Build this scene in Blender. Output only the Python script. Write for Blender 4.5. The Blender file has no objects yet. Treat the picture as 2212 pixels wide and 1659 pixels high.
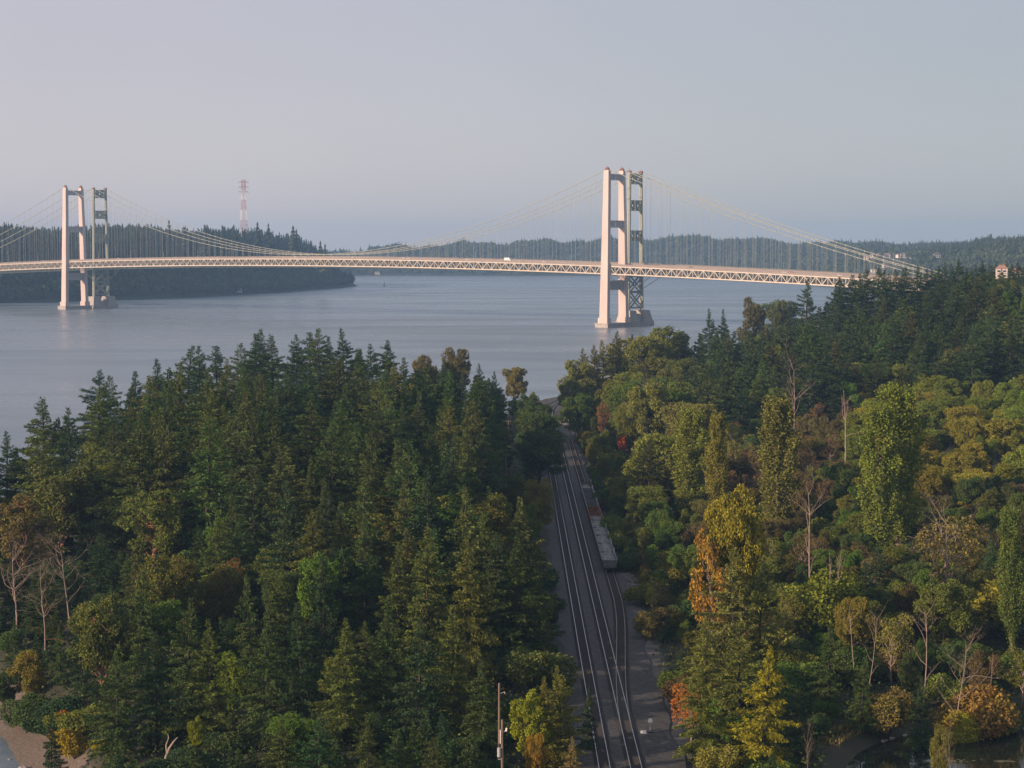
import bpy, math, random
import numpy as np
from mathutils import Vector, Matrix

C = bpy.context.scene.collection
SC = bpy.context.scene
R = math.radians

# ------------------------------------------------------------------ camera, sky, sun, exposure
CAM_Z, F, PW, PH = 78.0, 4200.0, 2212.0, 1659.0
PITCH = math.atan((PH / 2 - 534) / F)
cam_d = bpy.data.cameras.new('camera'); cam = bpy.data.objects.new('camera', cam_d); C.objects.link(cam)
cam.location = (0, 0, CAM_Z); cam.rotation_euler = (math.pi / 2 - PITCH, 0, 0)
cam_d.sensor_width = 36; cam_d.lens = 36 * F / PW; cam_d.clip_start = 1; cam_d.clip_end = 60000
SC.camera = cam

SUN = Vector((-0.86, -0.51, 0)).normalized(); SUN_EL = R(16)
world = bpy.data.worlds.new('World'); SC.world = world; world.use_nodes = True
nt = world.node_tree; bg = nt.nodes['Background']
sky = nt.nodes.new('ShaderNodeTexSky'); sky.sky_type = 'NISHITA'; sky.sun_disc = False
sky.sun_elevation = SUN_EL; sky.sun_rotation = math.atan2(SUN.x, SUN.y)
sky.altitude = 0; sky.air_density = 1.0; sky.dust_density = 1.5; sky.ozone_density = 2.0
hsv = nt.nodes.new('ShaderNodeHueSaturation'); hsv.inputs['Saturation'].default_value = 0.42
tint = nt.nodes.new('ShaderNodeMixRGB'); tint.blend_type = 'MIX'; tint.inputs[0].default_value = 0.7
wtc = nt.nodes.new('ShaderNodeTexCoord'); wsx = nt.nodes.new('ShaderNodeSeparateXYZ'); wmr = nt.nodes.new('ShaderNodeMapRange')
wmr.inputs[1].default_value = -0.35; wmr.inputs[2].default_value = 0.35; wmr.interpolation_type = 'SMOOTHSTEP'
thin_air = nt.nodes.new('ShaderNodeMixRGB'); thin_air.inputs[1].default_value = (5.0, 4.75, 5.5, 1); thin_air.inputs[2].default_value = (3.1, 3.45, 4.05, 1)   # hazy veil, paler towards the sun's side
nt.links.new(wtc.outputs['Generated'], wsx.inputs[0]); nt.links.new(wsx.outputs[0], wmr.inputs[0]); nt.links.new(wmr.outputs[0], thin_air.inputs[0]); nt.links.new(thin_air.outputs[0], tint.inputs[2])
nt.links.new(sky.outputs[0], hsv.inputs['Color']); nt.links.new(hsv.outputs[0], tint.inputs[1])
wz = nt.nodes.new('ShaderNodeMapRange'); wz.inputs[1].default_value = 0.0; wz.inputs[2].default_value = 0.13; wz.interpolation_type = 'SMOOTHSTEP'
low_air = nt.nodes.new('ShaderNodeMixRGB'); low_air.inputs[1].default_value = (1.20, 1.15, 1.06, 1); low_air.inputs[2].default_value = (1, 1, 1, 1)    # the air is thicker and paler low down
wno = nt.nodes.new('ShaderNodeTexNoise'); wno.inputs['Scale'].default_value = 5.0; wno.inputs['Detail'].default_value = 3.0
wnr = nt.nodes.new('ShaderNodeMapRange'); wnr.inputs[3].default_value = 0.955; wnr.inputs[4].default_value = 1.045
wm1 = nt.nodes.new('ShaderNodeMixRGB'); wm1.blend_type = 'MULTIPLY'; wm1.inputs[0].default_value = 1; wm2 = nt.nodes.new('ShaderNodeMixRGB'); wm2.blend_type = 'MULTIPLY'; wm2.inputs[0].default_value = 1
nt.links.new(wsx.outputs[2], wz.inputs[0]); nt.links.new(wz.outputs[0], low_air.inputs[0]); nt.links.new(tint.outputs[0], wm1.inputs[1]); nt.links.new(low_air.outputs[0], wm1.inputs[2])
nt.links.new(wtc.outputs['Generated'], wno.inputs['Vector']); nt.links.new(wno.outputs[0], wnr.inputs[0]); nt.links.new(wm1.outputs[0], wm2.inputs[1]); nt.links.new(wnr.outputs[0], wm2.inputs[2])
nt.links.new(wm2.outputs[0], bg.inputs['Color']); bg.inputs['Strength'].default_value = 0.1

sun_d = bpy.data.lights.new('sun', 'SUN'); sun = bpy.data.objects.new('sun', sun_d); C.objects.link(sun)
sd = Vector((SUN.x * math.cos(SUN_EL), SUN.y * math.cos(SUN_EL), math.sin(SUN_EL)))
sun.rotation_euler = (-sd).to_track_quat('-Z', 'Y').to_euler(); sun.location = sd * 500
sun_d.energy = 5.0; sun_d.angle = R(0.5); sun_d.color = (1.0, 0.73, 0.53)

SC.view_settings.view_transform = 'Standard'; SC.view_settings.look = 'None'
SC.view_settings.exposure = 0.35; SC.view_settings.gamma = 1
SC.render.engine = 'CYCLES'
cy = SC.cycles
cy.max_bounces = 5; cy.diffuse_bounces = 1; cy.glossy_bounces = 2; cy.transmission_bounces = 3
cy.volume_bounces = 0; cy.transparent_max_bounces = 4
cy.use_denoising = True
cy.sample_clamp_indirect = 4

# ------------------------------------------------------------------ helpers
ST, CT = math.sin(PITCH), math.cos(PITCH)
def unproj(px, py, D):
    """a picture point at horizontal distance D -> world X, Y, Z"""
    r = (PH / 2 - py) / F
    dz = D * math.tan(math.atan(r) - PITCH)
    return ((px - PW / 2) / F * (D * CT - dz * ST), D, CAM_Z + dz)
def proj(X, Y, Z):
    dz = Z - CAM_Z; d = Y * CT - dz * ST
    return PW / 2 + F * X / d, PH / 2 - F * (dz * CT + Y * ST) / d

def lerp(a, b, t): return a + (b - a) * t
def sstep(x): x = np.clip(x, 0, 1); return x * x * (3 - 2 * x)
rng = np.random.default_rng(7)

def tag(o, label=None, cat=None, group=None, kind=None):
    if label: o['label'] = label
    if cat: o['category'] = cat
    if group: o['group'] = group
    if kind: o['kind'] = kind
    return o
def empty(name, loc, rz=0, label=None, cat=None, group=None):
    o = bpy.data.objects.new(name, None); C.objects.link(o); o.location = loc; o.rotation_euler = (0, 0, rz)
    o.empty_display_size = 0.5
    return tag(o, label, cat, group)
def link(name, me, parent=None, loc=None, kind=None):
    o = bpy.data.objects.new(name, me); C.objects.link(o)
    if parent: o.parent = parent
    if loc is not None: o.location = loc
    if kind: o['kind'] = kind
    return o
def copy_tree(o, parent=None):
    c = o.copy(); C.objects.link(c); c.parent = parent
    for ch in KIDS.get(o.name, []):
        copy_tree(ch, c)
    return c
KIDS = {}
def freeze_kids():
    KIDS.clear()
    for o in SC.objects:
        if o.parent: KIDS.setdefault(o.parent.name, []).append(o)

def np_mesh(name, V, faces_sizes, idx, mat, smooth=False):
    me = bpy.data.meshes.new(name)
    V = np.asarray(V, np.float32); idx = np.asarray(idx, np.int32); sz = np.asarray(faces_sizes, np.int32)
    me.vertices.add(len(V)); me.vertices.foreach_set('co', V.ravel())
    me.loops.add(len(idx)); me.loops.foreach_set('vertex_index', idx)
    me.polygons.add(len(sz))
    st = np.concatenate([[0], np.cumsum(sz)[:-1]]).astype(np.int32)
    me.polygons.foreach_set('loop_start', st); me.polygons.foreach_set('loop_total', sz)
    me.polygons.foreach_set('use_smooth', np.full(len(sz), bool(smooth)))
    me.materials.append(mat); me.update(calc_edges=True)
    return me

class MB:
    """collects quads, triangles, boxes and tubes; mesh() makes one mesh of them"""
    def __init__(s): s.v = []; s.n = 0; s.sz = []; s.ix = []
    def add(s, V, F):
        V = np.asarray(V, float).reshape(-1, 3)
        s.v.append(V)
        for f in F:
            s.sz.append([len(f)]); s.ix.append(np.asarray(f) + s.n)
        s.n += len(V); return s
    def polys(s, V):                     # (n, k, 3): n separate k-gons
        V = np.asarray(V, float); n, k = V.shape[:2]
        if n == 0: return s
        s.v.append(V.reshape(-1, 3)); s.sz.append(np.full(n, k)); s.ix.append(np.arange(n * k) + s.n); s.n += n * k
        return s
    def grid(s, V):                      # (a, b, 3) sheet
        a, b = V.shape[:2]
        i = np.arange(a * b).reshape(a, b)
        q = np.stack([i[:-1, :-1], i[1:, :-1], i[1:, 1:], i[:-1, 1:]], -1).reshape(-1, 4)
        s.v.append(V.reshape(-1, 3)); s.sz.append(np.full(len(q), 4)); s.ix.append(q.ravel() + s.n); s.n += a * b
        return s
    def hexa(s, P):                      # 8 corners: bottom 0-3 ccw, top 4-7
        return s.add(P, [(3, 2, 1, 0), (4, 5, 6, 7), (0, 1, 5, 4), (1, 2, 6, 5), (2, 3, 7, 6), (3, 0, 4, 7)])
    def box(s, c, d, ax=None):
        x, y, z = d[0] / 2, d[1] / 2, d[2] / 2
        P = np.array([(-x, -y, -z), (x, -y, -z), (x, y, -z), (-x, y, -z), (-x, -y, z), (x, -y, z), (x, y, z), (-x, y, z)])
        if ax is not None: P = P @ np.asarray(ax)
        return s.hexa(P + np.asarray(c, float))
    def bar(s, p, q, w, h=None, up=(0, 0, 1)):
        p, q = np.asarray(p, float), np.asarray(q, float); h = h or w
        d = q - p; L = np.linalg.norm(d); d = d / L
        sd_ = np.cross(d, up)
        if np.linalg.norm(sd_) < 1e-4: sd_ = np.cross(d, (0, 1, 0.01))
        sd_ /= np.linalg.norm(sd_); u = np.cross(sd_, d)
        return s.box((p + q) / 2, (w, L, h), [sd_, d, u])
    def tube(s, pts, rad, n=6, cap=True):
        pts = np.asarray(pts, float); rad = np.broadcast_to(np.asarray(rad, float), (len(pts),))
        tg = np.gradient(pts, axis=0); tg /= np.maximum(np.linalg.norm(tg, axis=1, keepdims=True), 1e-9)
        ref = np.array([0, 0, 1.0]) if abs(tg[0][2]) < 0.9 else np.array([1.0, 0, 0])
        a = np.cross(tg, ref); a /= np.maximum(np.linalg.norm(a, axis=1, keepdims=True), 1e-9); b = np.cross(tg, a)
        th = np.arange(n) / n * 2 * math.pi
        V = pts[:, None] + rad[:, None, None] * (a[:, None] * np.cos(th)[None, :, None] + b[:, None] * np.sin(th)[None, :, None])
        m = len(pts); i = np.arange(m * n).reshape(m, n); j = np.roll(i, -1, 1)
        q = np.stack([i[:-1], j[:-1], j[1:], i[1:]], -1).reshape(-1, 4)
        s.v.append(V.reshape(-1, 3)); s.sz.append(np.full(len(q), 4)); s.ix.append(q.ravel() + s.n)
        if cap:
            s.sz.append([n, n]); s.ix.append(np.concatenate([i[0][::-1], i[-1]]) + s.n)
        s.n += m * n; return s
    def disc(s, c, r, t, axis, n=14):
        axis = np.asarray(axis, float); c = np.asarray(c, float)
        return s.tube([c - axis * t / 2, c + axis * t / 2], r, n)
    def mesh(s, name, mat, smooth=False, off=None):
        V = np.concatenate(s.v)
        if off is not None: V = V - np.asarray(off)
        return np_mesh(name, V, np.concatenate(s.sz), np.concatenate(s.ix), mat, smooth)
    def build(s, name, mat, parent=None, off=None, smooth=False, kind=None):
        return link(name, s.mesh(name, mat, smooth, off), parent, None, kind)

# ------------------------------------------------------------------ materials
def mat_base(name):
    m = bpy.data.materials.new(name); m.use_nodes = True
    t = m.node_tree; return m, t, t.nodes['Principled BSDF']
def N(t, kind, **kw):
    n = t.nodes.new(kind)
    for k, v in kw.items():
        if k in n.inputs: n.inputs[k].default_value = v
        else: setattr(n, k, v)
    return n
def plain(name, col, rough=0.7, metal=0.0, var=0.18, scale=0.6, bump=0.0, stretch=None, objcol=False):
    m, t, b = mat_base(name)
    tc = N(t, 'ShaderNodeTexCoord'); mp = N(t, 'ShaderNodeMapping')
    if stretch: mp.inputs['Scale'].default_value = stretch
    no = N(t, 'ShaderNodeTexNoise', Scale=scale, Detail=6.0, Roughness=0.65)
    t.links.new(tc.outputs['Object'], mp.inputs[0]); t.links.new(mp.outputs[0], no.inputs['Vector'])
    rp = N(t, 'ShaderNodeMapRange'); rp.inputs[1].default_value = 0.3; rp.inputs[2].default_value = 0.7
    rp.inputs[3].default_value = 1 - var; rp.inputs[4].default_value = 1 + var
    t.links.new(no.outputs[0], rp.inputs[0])
    mx = N(t, 'ShaderNodeMixRGB', blend_type='MULTIPLY'); mx.inputs[0].default_value = 1
    if objcol:
        oi = N(t, 'ShaderNodeObjectInfo'); t.links.new(oi.outputs['Color'], mx.inputs[1])
    else: mx.inputs[1].default_value = (*col, 1)
    t.links.new(rp.outputs[0], mx.inputs[2]); t.links.new(mx.outputs[0], b.inputs['Base Color'])
    b.inputs['Roughness'].default_value = rough; b.inputs['Metallic'].default_value = metal
    if bump:
        bp = N(t, 'ShaderNodeBump', Strength=bump, Distance=0.1); t.links.new(no.outputs[0], bp.inputs['Height']); t.links.new(bp.outputs[0], b.inputs['Normal'])
    return m
def foliage(name, scale=0.28, hue=(0.10, 0.09, 0.02), amount=0.35, rnd=0.45, trans=0.25, gain=1.0):
    """leaves: the object's own colour, warmer or paler in natural patches, every leaf a little different"""
    m = bpy.data.materials.new(name); m.use_nodes = True; t = m.node_tree
    t.nodes.remove(t.nodes['Principled BSDF']); out = t.nodes['Material Output']
    oi = N(t, 'ShaderNodeObjectInfo'); tc = N(t, 'ShaderNodeTexCoord'); ge = N(t, 'ShaderNodeNewGeometry')
    no = N(t, 'ShaderNodeTexNoise', Scale=scale, Detail=3.0)
    ad = N(t, 'ShaderNodeVectorMath', operation='ADD')
    cb = N(t, 'ShaderNodeCombineXYZ'); ml = N(t, 'ShaderNodeMath', operation='MULTIPLY'); ml.inputs[1].default_value = 90
    t.links.new(oi.outputs['Random'], ml.inputs[0]); t.links.new(ml.outputs[0], cb.inputs[0])
    t.links.new(tc.outputs['Object'], ad.inputs[0]); t.links.new(cb.outputs[0], ad.inputs[1]); t.links.new(ad.outputs[0], no.inputs['Vector'])
    r1 = N(t, 'ShaderNodeMapRange'); r1.inputs[1].default_value = 0.48; r1.inputs[2].default_value = 0.72; r1.inputs[4].default_value = amount
    t.links.new(no.outputs[0], r1.inputs[0])
    mx = N(t, 'ShaderNodeMixRGB'); mx.inputs[2].default_value = (*hue, 1)
    t.links.new(r1.outputs[0], mx.inputs[0]); t.links.new(oi.outputs['Color'], mx.inputs[1])
    r2 = N(t, 'ShaderNodeMapRange'); r2.inputs[3].default_value = gain * (1 - rnd); r2.inputs[4].default_value = gain * (1 + rnd)
    t.links.new(ge.outputs['Random Per Island'], r2.inputs[0])
    mu = N(t, 'ShaderNodeMixRGB', blend_type='MULTIPLY'); mu.inputs[0].default_value = 1
    t.links.new(mx.outputs[0], mu.inputs[1]); t.links.new(r2.outputs[0], mu.inputs[2])
    df = N(t, 'ShaderNodeBsdfDiffuse'); tr = N(t, 'ShaderNodeBsdfTranslucent'); sh = N(t, 'ShaderNodeMixShader'); sh.inputs[0].default_value = trans
    t.links.new(mu.outputs[0], df.inputs[0]); t.links.new(mu.outputs[0], tr.inputs[0])
    t.links.new(df.outputs[0], sh.inputs[1]); t.links.new(tr.outputs[0], sh.inputs[2]); t.links.new(sh.outputs[0], out.inputs[0])
    return m

M = {}
M['needles'] = foliage('needles', 0.22, (0.085, 0.085, 0.022), 0.35, 0.5, 0.12, 1.6)
M['leaves'] = foliage('leaves', 0.25, (0.105, 0.108, 0.018), 0.4, 0.45, 0.15, 1.65)
M['bark'] = plain('bark', (0.035, 0.028, 0.021), 0.9, 0, 0.4, 3.0, stretch=(1, 1, 0.2))
M['pale_bark'] = plain('pale_bark', (0.27, 0.20, 0.16), 0.85, 0, 0.3, 2.5, stretch=(1, 1, 0.3))
M['red_bark'] = plain('red_bark', (0.28, 0.13, 0.07), 0.8, 0, 0.35, 2.0)
M['concrete'] = plain('concrete', (0.51, 0.42, 0.385), 0.8, 0, 0.11, 0.25, stretch=(1, 1, .12))
M['pier'] = plain('pier_concrete', (0.36, 0.32, 0.29), 0.85, 0, 0.2, 0.3)
M['beam'] = plain('shaded_beam_concrete', (0.42, 0.40, 0.40), 0.8, 0, 0.08, 0.2)  # greyer than the legs: the crossbeams' shade is put into this colour
M['truss'] = plain('truss_paint', (0.49, 0.42, 0.345), 0.5, 0, 0.1, 0.2)
M['green_steel'] = plain('green_steel', (0.25, 0.27, 0.21), 0.55, 0, 0.12, 0.2)
M['deck'] = plain('road_deck', (0.24, 0.20, 0.18), 0.8, 0, 0.12, 0.1)
M['cable'] = plain('cable_paint', (0.30, 0.30, 0.24), 0.5, 0, 0.05, 0.3)
M['ballast'] = plain('ballast_stone', (0.048, 0.046, 0.046), 0.95, 0, 0.6, 1.3, 0.8)  # shade of the rail corridor is put into this dark colour
M['tie'] = plain('tie_timber', (0.035, 0.03, 0.027), 0.9, 0, 0.4, 1.5)
M['rail'] = plain('rail_steel', (0.50, 0.50, 0.53), 0.32, 1.0, 0.05, 1)
M['rust_rail'] = plain('rusty_rail_steel', (0.30, 0.25, 0.22), 0.5, 0.8, 0.2, 2)
M['rust'] = plain('rusty_steel', (0.20, 0.085, 0.045), 0.8, 0.2, 0.45, 1.2)
M['grey_steel'] = plain('grey_steel', (0.14, 0.14, 0.14), 0.6, 0.3, 0.3, 1.0)
M['black'] = plain('black_iron', (0.025, 0.025, 0.025), 0.6, 0.3, 0.2, 2)
M['rubble'] = plain('rubble_stone', (0.20, 0.205, 0.20), 0.95, 0, 0.5, 1.4, 0.5)
M['white'] = plain('white_paint', (0.75, 0.70, 0.66), 0.6, 0, 0.08, 1.0)
M['pole'] = plain('pole_timber', (0.17, 0.12, 0.085), 0.9, 0, 0.4, 2.0, stretch=(3, 3, 0.2))
M['tin'] = plain('grey_tin', (0.5, 0.48, 0.46), 0.4, 0.5, 0.1, 2)
M['glass'] = plain('dark_glass', (0.03, 0.04, 0.05), 0.1, 0, 0.05, 1)
M['tyre'] = plain('tyre_rubber', (0.02, 0.02, 0.02), 0.9, 0, 0.1, 2)
M['amber'] = plain('amber_reflector', (0.75, 0.28, 0.05), 0.4, 0, 0.05, 2)
M['pylon_red'] = plain('pylon_red', (0.50, 0.24, 0.22), 0.6, 0, 0.05, 0.2)
M['pylon_white'] = plain('pylon_white', (0.75, 0.68, 0.66), 0.6, 0, 0.05, 0.2)
M['carpaint'] = plain('car_paint', (1, 1, 1), 0.3, 0, 0.02, 1, objcol=True)
M['wall'] = plain('house_wall', (1, 1, 1), 0.8, 0, 0.06, 0.5, objcol=True)
M['roof'] = plain('roof_shingle', (0.16, 0.13, 0.12), 0.9, 0, 0.2, 1.0)
M['terracotta'] = plain('terracotta_roof', (0.33, 0.19, 0.14), 0.9, 0, 0.2, 1.0)
M['soil'] = plain('forest_floor', (0.045, 0.038, 0.025), 1.0, 0, 0.4, 0.08, 0.3)
M['rock'] = plain('beach_rock', (0.25, 0.22, 0.2), 0.9, 0, 0.3, 1.0, 0.4)
M['stones'] = plain('bank_stone', (0.40, 0.34, 0.29), 0.9, 0, 0.3, 0.6)
M['lily'] = plain('lily_pad', (0.10, 0.10, 0.04), 0.6, 0, 0.25, 1.0)

# ground: forest floor, sandy beach by the waterline, gravel by the rails
def ground_mat():
    m, t, b = mat_base('ground')
    g = N(t, 'ShaderNodeNewGeometry'); sx = N(t, 'ShaderNodeSeparateXYZ'); t.links.new(g.outputs['Position'], sx.inputs[0])
    n1 = N(t, 'ShaderNodeTexNoise', Scale=0.15, Detail=8.0); n2 = N(t, 'ShaderNodeTexNoise', Scale=1.8, Detail=6.0)
    t.links.new(g.outputs['Position'], n1.inputs['Vector']); t.links.new(g.outputs['Position'], n2.inputs['Vector'])
    a = N(t, 'ShaderNodeMath', operation='MULTIPLY_ADD'); a.inputs[1].default_value = 3.0; t.links.new(n1.outputs[0], a.inputs[0]); t.links.new(sx.outputs[2], a.inputs[2])
    r = N(t, 'ShaderNodeMapRange'); r.inputs[1].default_value = 4.4; r.inputs[2].default_value = 5.6; t.links.new(a.outputs[0], r.inputs[0])
    cr = N(t, 'ShaderNodeValToRGB'); e = cr.color_ramp.elements
    e[0].position = 0.25; e[0].color = (0.085, 0.068, 0.052, 1); e[1].position = 0.75; e[1].color = (0.17, 0.13, 0.10, 1)
    t.links.new(n2.outputs[0], cr.inputs[0])
    c2 = N(t, 'ShaderNodeValToRGB'); e = c2.color_ramp.elements
    e[0].color = (0.016, 0.020, 0.009, 1); e[1].color = (0.050, 0.045, 0.022, 1); e[0].position = 0.3; e[1].position = 0.7
    t.links.new(n1.outputs[0], c2.inputs[0])
    mx = N(t, 'ShaderNodeMixRGB'); t.links.new(r.outputs[0], mx.inputs[0]); t.links.new(cr.outputs[0], mx.inputs[1]); t.links.new(c2.outputs[0], mx.inputs[2])
    t.links.new(mx.outputs[0], b.inputs['Base Color']); b.inputs['Roughness'].default_value = 1
    bp = N(t, 'ShaderNodeBump', Strength=0.5, Distance=0.3); t.links.new(n2.outputs[0], bp.inputs['Height']); t.links.new(bp.outputs[0], b.inputs['Normal'])
    return m
def water_mat(name, col, rough, bump):
    m, t, b = mat_base(name)
    g = N(t, 'ShaderNodeNewGeometry')
    mp = N(t, 'ShaderNodeMapping'); mp.inputs['Scale'].default_value = (0.012, 0.035, 0.03); mp.inputs['Rotation'].default_value = (0, 0, 0.25)
    t.links.new(g.outputs['Position'], mp.inputs[0])
    n1 = N(t, 'ShaderNodeTexNoise', Scale=0.25, Detail=5.0, Distortion=0.8); t.links.new(mp.outputs[0], n1.inputs['Vector'])
    n2 = N(t, 'ShaderNodeTexNoise', Scale=0.22, Detail=4.0); t.links.new(g.outputs['Position'], n2.inputs['Vector'])
    n3 = N(t, 'ShaderNodeTexNoise', Scale=5.0, Detail=4.0); t.links.new(mp.outputs[0], n3.inputs['Vector'])
    rr = N(t, 'ShaderNodeMapRange'); rr.inputs[1].default_value = 0.4; rr.inputs[2].default_value = 0.65
    rr.inputs[3].default_value = rough * 0.8; rr.inputs[4].default_value = rough * 1.3
    t.links.new(n1.outputs[0], rr.inputs[0]); t.links.new(rr.outputs[0], b.inputs['Roughness'])
    ad = N(t, 'ShaderNodeMath', operation='ADD'); t.links.new(n2.outputs[0], ad.inputs[0]); t.links.new(n3.outputs[0], ad.inputs[1])
    bp = N(t, 'ShaderNodeBump', Strength=bump, Distance=1.0); t.links.new(ad.outputs[0], bp.inputs['Height']); t.links.new(bp.outputs[0], b.inputs['Normal'])
    b.inputs['Base Color'].default_value = (*col, 1); b.inputs['IOR'].default_value = 1.4; b.inputs['Specular IOR Level'].default_value = .9
    return m
M['ground'] = ground_mat()
M['water'] = water_mat('sea_water', (0.13, 0.172, 0.205), 0.31, 0.22)
M['pond'] = water_mat('pond_water', (0.012, 0.018, 0.012), 0.06, 0.02)
M['farhill'] = plain('far_hill_soil', (0.035, 0.045, 0.025), 1, 0, 0.3, 0.02)

# ------------------------------------------------------------------ the land
SHORE = np.array([(-58, -50), (-60, 120), (-62, 230), (-66, 262), (-73, 284), (-81, 304), (-94, 326), (-114, 352), (-134, 420), (-142, 500), (-140, 580),
                  (-126, 650), (-100, 715), (-62, 775), (-25, 825), (2, 858), (6, 880), (14, 905), (28, 935), (46, 965), (74, 1005),
                  (105, 1060), (140, 1160), (190, 1290), (250, 1450), (300, 1570), (340, 1650), (420, 1760), (620, 1900), (1000, 2000), (1400, 2000), (1400, -50)], float)
RAIL = np.array([(16.7, 120), (16.7, 400), (16.7, 700), (16.4, 780), (16.2, 815), (17.2, 845), (20.5, 872), (27, 898), (38, 924), (53, 948), (72, 972), (96, 1000)], float)
POND = (72.0, 256.0, 27.0, 31.0)
def resample(P, step):
    P = np.asarray(P, float)
    for _ in range(3):
        Q = np.empty((2 * len(P), 2)); Q[0::2] = P; Q[1::2] = P
        A, B = P[:-1], P[1:]
        P = np.concatenate([[P[0]], np.stack([.75 * A + .25 * B, .25 * A + .75 * B], 1).reshape(-1, 2), [P[-1]]])
    d = np.concatenate([[0], np.cumsum(np.hypot(*np.diff(P, axis=0).T))]); s = np.arange(0, d[-1], step)
    return np.stack([np.interp(s, d, P[:, 0]), np.interp(s, d, P[:, 1])], 1)
def seg_dist(X, Y, P):
    best = np.full(X.shape, 1e9)
    for (ax, ay), (bx, by) in zip(P[:-1], P[1:]):
        dx, dy = bx - ax, by - ay; L = dx * dx + dy * dy
        t = np.clip(((X - ax) * dx + (Y - ay) * dy) / L, 0, 1)
        best = np.minimum(best, np.hypot(X - ax - t * dx, Y - ay - t * dy))
    return best
def inside(X, Y, P):
    c = np.zeros(X.shape, bool); Q = np.roll(P, -1, 0)
    for (ax, ay), (bx, by) in zip(P, Q):
        if ay == by: continue
        c ^= ((ay > Y) != (by > Y)) & (X < (bx - ax) * (Y - ay) / (by - ay) + ax)
    return c
def height(X, Y):
    X = np.asarray(X, float); Y = np.asarray(Y, float)
    d = seg_dist(X, Y, SHORE[:-1]) * np.where(inside(X, Y, SHORE), 1, -1)
    base = np.interp(d, [-40, 0, 5, 8, 11, 30], [-6, -0.15, 1.1, 2.0, 6.0, 7.6])
    up = 39 * sstep((X - 27 - .25 * np.maximum(Y - 850, 0)) / 215) * sstep((Y - 420) / 430) * sstep(d / 60)
    up = up + 13 * sstep((X - 140 - .1 * (Y - 850)) / 80) * sstep((Y - 680) / 220)
    knoll = 14 * np.exp(-((X + 62) ** 2 / 2 / 42 ** 2 + (Y - 620) ** 2 / 2 / 130 ** 2)) * sstep(d / 45)
    n = 0.5 * np.sin(X * .11 + 1.3) * np.sin(Y * .083) * sstep(d / 30)
    h = base + up + knoll + n
    rd = seg_dist(X, Y, RAIL); w = sstep((rd - 12) / 7)
    h = np.where(d > -20, h * w + (1 - w) * 7.7, h)
    pr = np.hypot((X - POND[0]) / POND[2], (Y - POND[1]) / POND[3]); wp = sstep((pr - 0.92) / 0.16)
    return h * wp + (1 - wp) * 4.9

xs = np.concatenate([np.arange(-320, -120, 8), np.arange(-120, 140, 2.5), np.arange(140, 1400, 12)])
ys = np.concatenate([np.arange(60, 330, 2.5), np.arange(330, 1000, 5), np.arange(1000, 2100, 14)])
GX, GY = np.meshgrid(xs, ys, indexing='ij')
gm = MB().grid(np.stack([GX, GY, height(GX, GY)], -1)); gm.build('ground', M['ground'], None, None, True, 'structure')

# open water all the way out, pond in the lowland
MB().polys([[(-5000, -600, 0), (5000, -600, 0), (5000, 7700, 0), (-5000, 7700, 0)]]).build('sea_water', M['water'], kind='structure')
MB().polys([[(-5000, -600, -7), (5000, -600, -7), (5000, 7700, -7), (-5000, 7700, -7)]]).build('sea_bed', M['soil'], kind='structure')
th = np.linspace(0, 2 * math.pi, 48, endpoint=False)
MB().polys([np.stack([POND[0] + 1.02 * POND[2] * np.cos(th), POND[1] + 1.02 * POND[3] * np.sin(th), np.full(48, 6.1)], 1)]).build('pond_water', M['pond'], kind='structure')

# headland across the water and the hills behind it: height fields over the picture's own plan
def field(name, x0, x1, y0, y1, nx, ny, fn):
    X, Y = np.meshgrid(np.linspace(x0, x1, nx), np.linspace(y0, y1, ny), indexing='ij')
    return MB().grid(np.stack([X, Y, fn(X, Y)], -1)).build(name, M['farhill'], None, None, True, 'structure')
HEAD = np.array([(-2500, 2300), (-1500, 2520), (-1000, 2600), (-713, 2707), (-600, 2850), (-500, 3010), (-403, 3343), (-345, 3640), (-308, 3900), (-330, 4100), (-450, 4400), (-900, 4900), (-2500, 5200)], float)
def h_head(X, Y):
    d = seg_dist(X, Y, HEAD[:-1]) * np.where(inside(X, Y, HEAD), 1, -1)
    pxx = PW / 2 + F * X / np.maximum(Y, 1)
    top = np.interp(pxx, [-400, 0, 150, 300, 480, 560, 610, 660, 700, 740, 790], [74, 70, 72, 74, 71, 72, 68, 60, 48, 34, 18])
    n = 4 * np.sin(X * .021) * np.sin(Y * .017 + 1) + 5 * np.sin(X * .033 + 2) * np.sin(Y * .005)
    return np.where(d > 0, np.minimum(top * sstep((d + 15) / 140) + n * sstep(d / 100), 110), -5)
field('headland', -2500, -250, 2250, 5200, 140, 160, h_head)
FAR = np.array([(-1500, 5350), (-450, 5300), (0, 5270), (250, 5320), (450, 5200), (560, 4700), (600, 4200), (640, 3700), (700, 3200), (720, 2800), (720, 2350), (2600, 2100), (4500, 2200), (4500, 9000), (-1500, 9000)], float)
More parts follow.
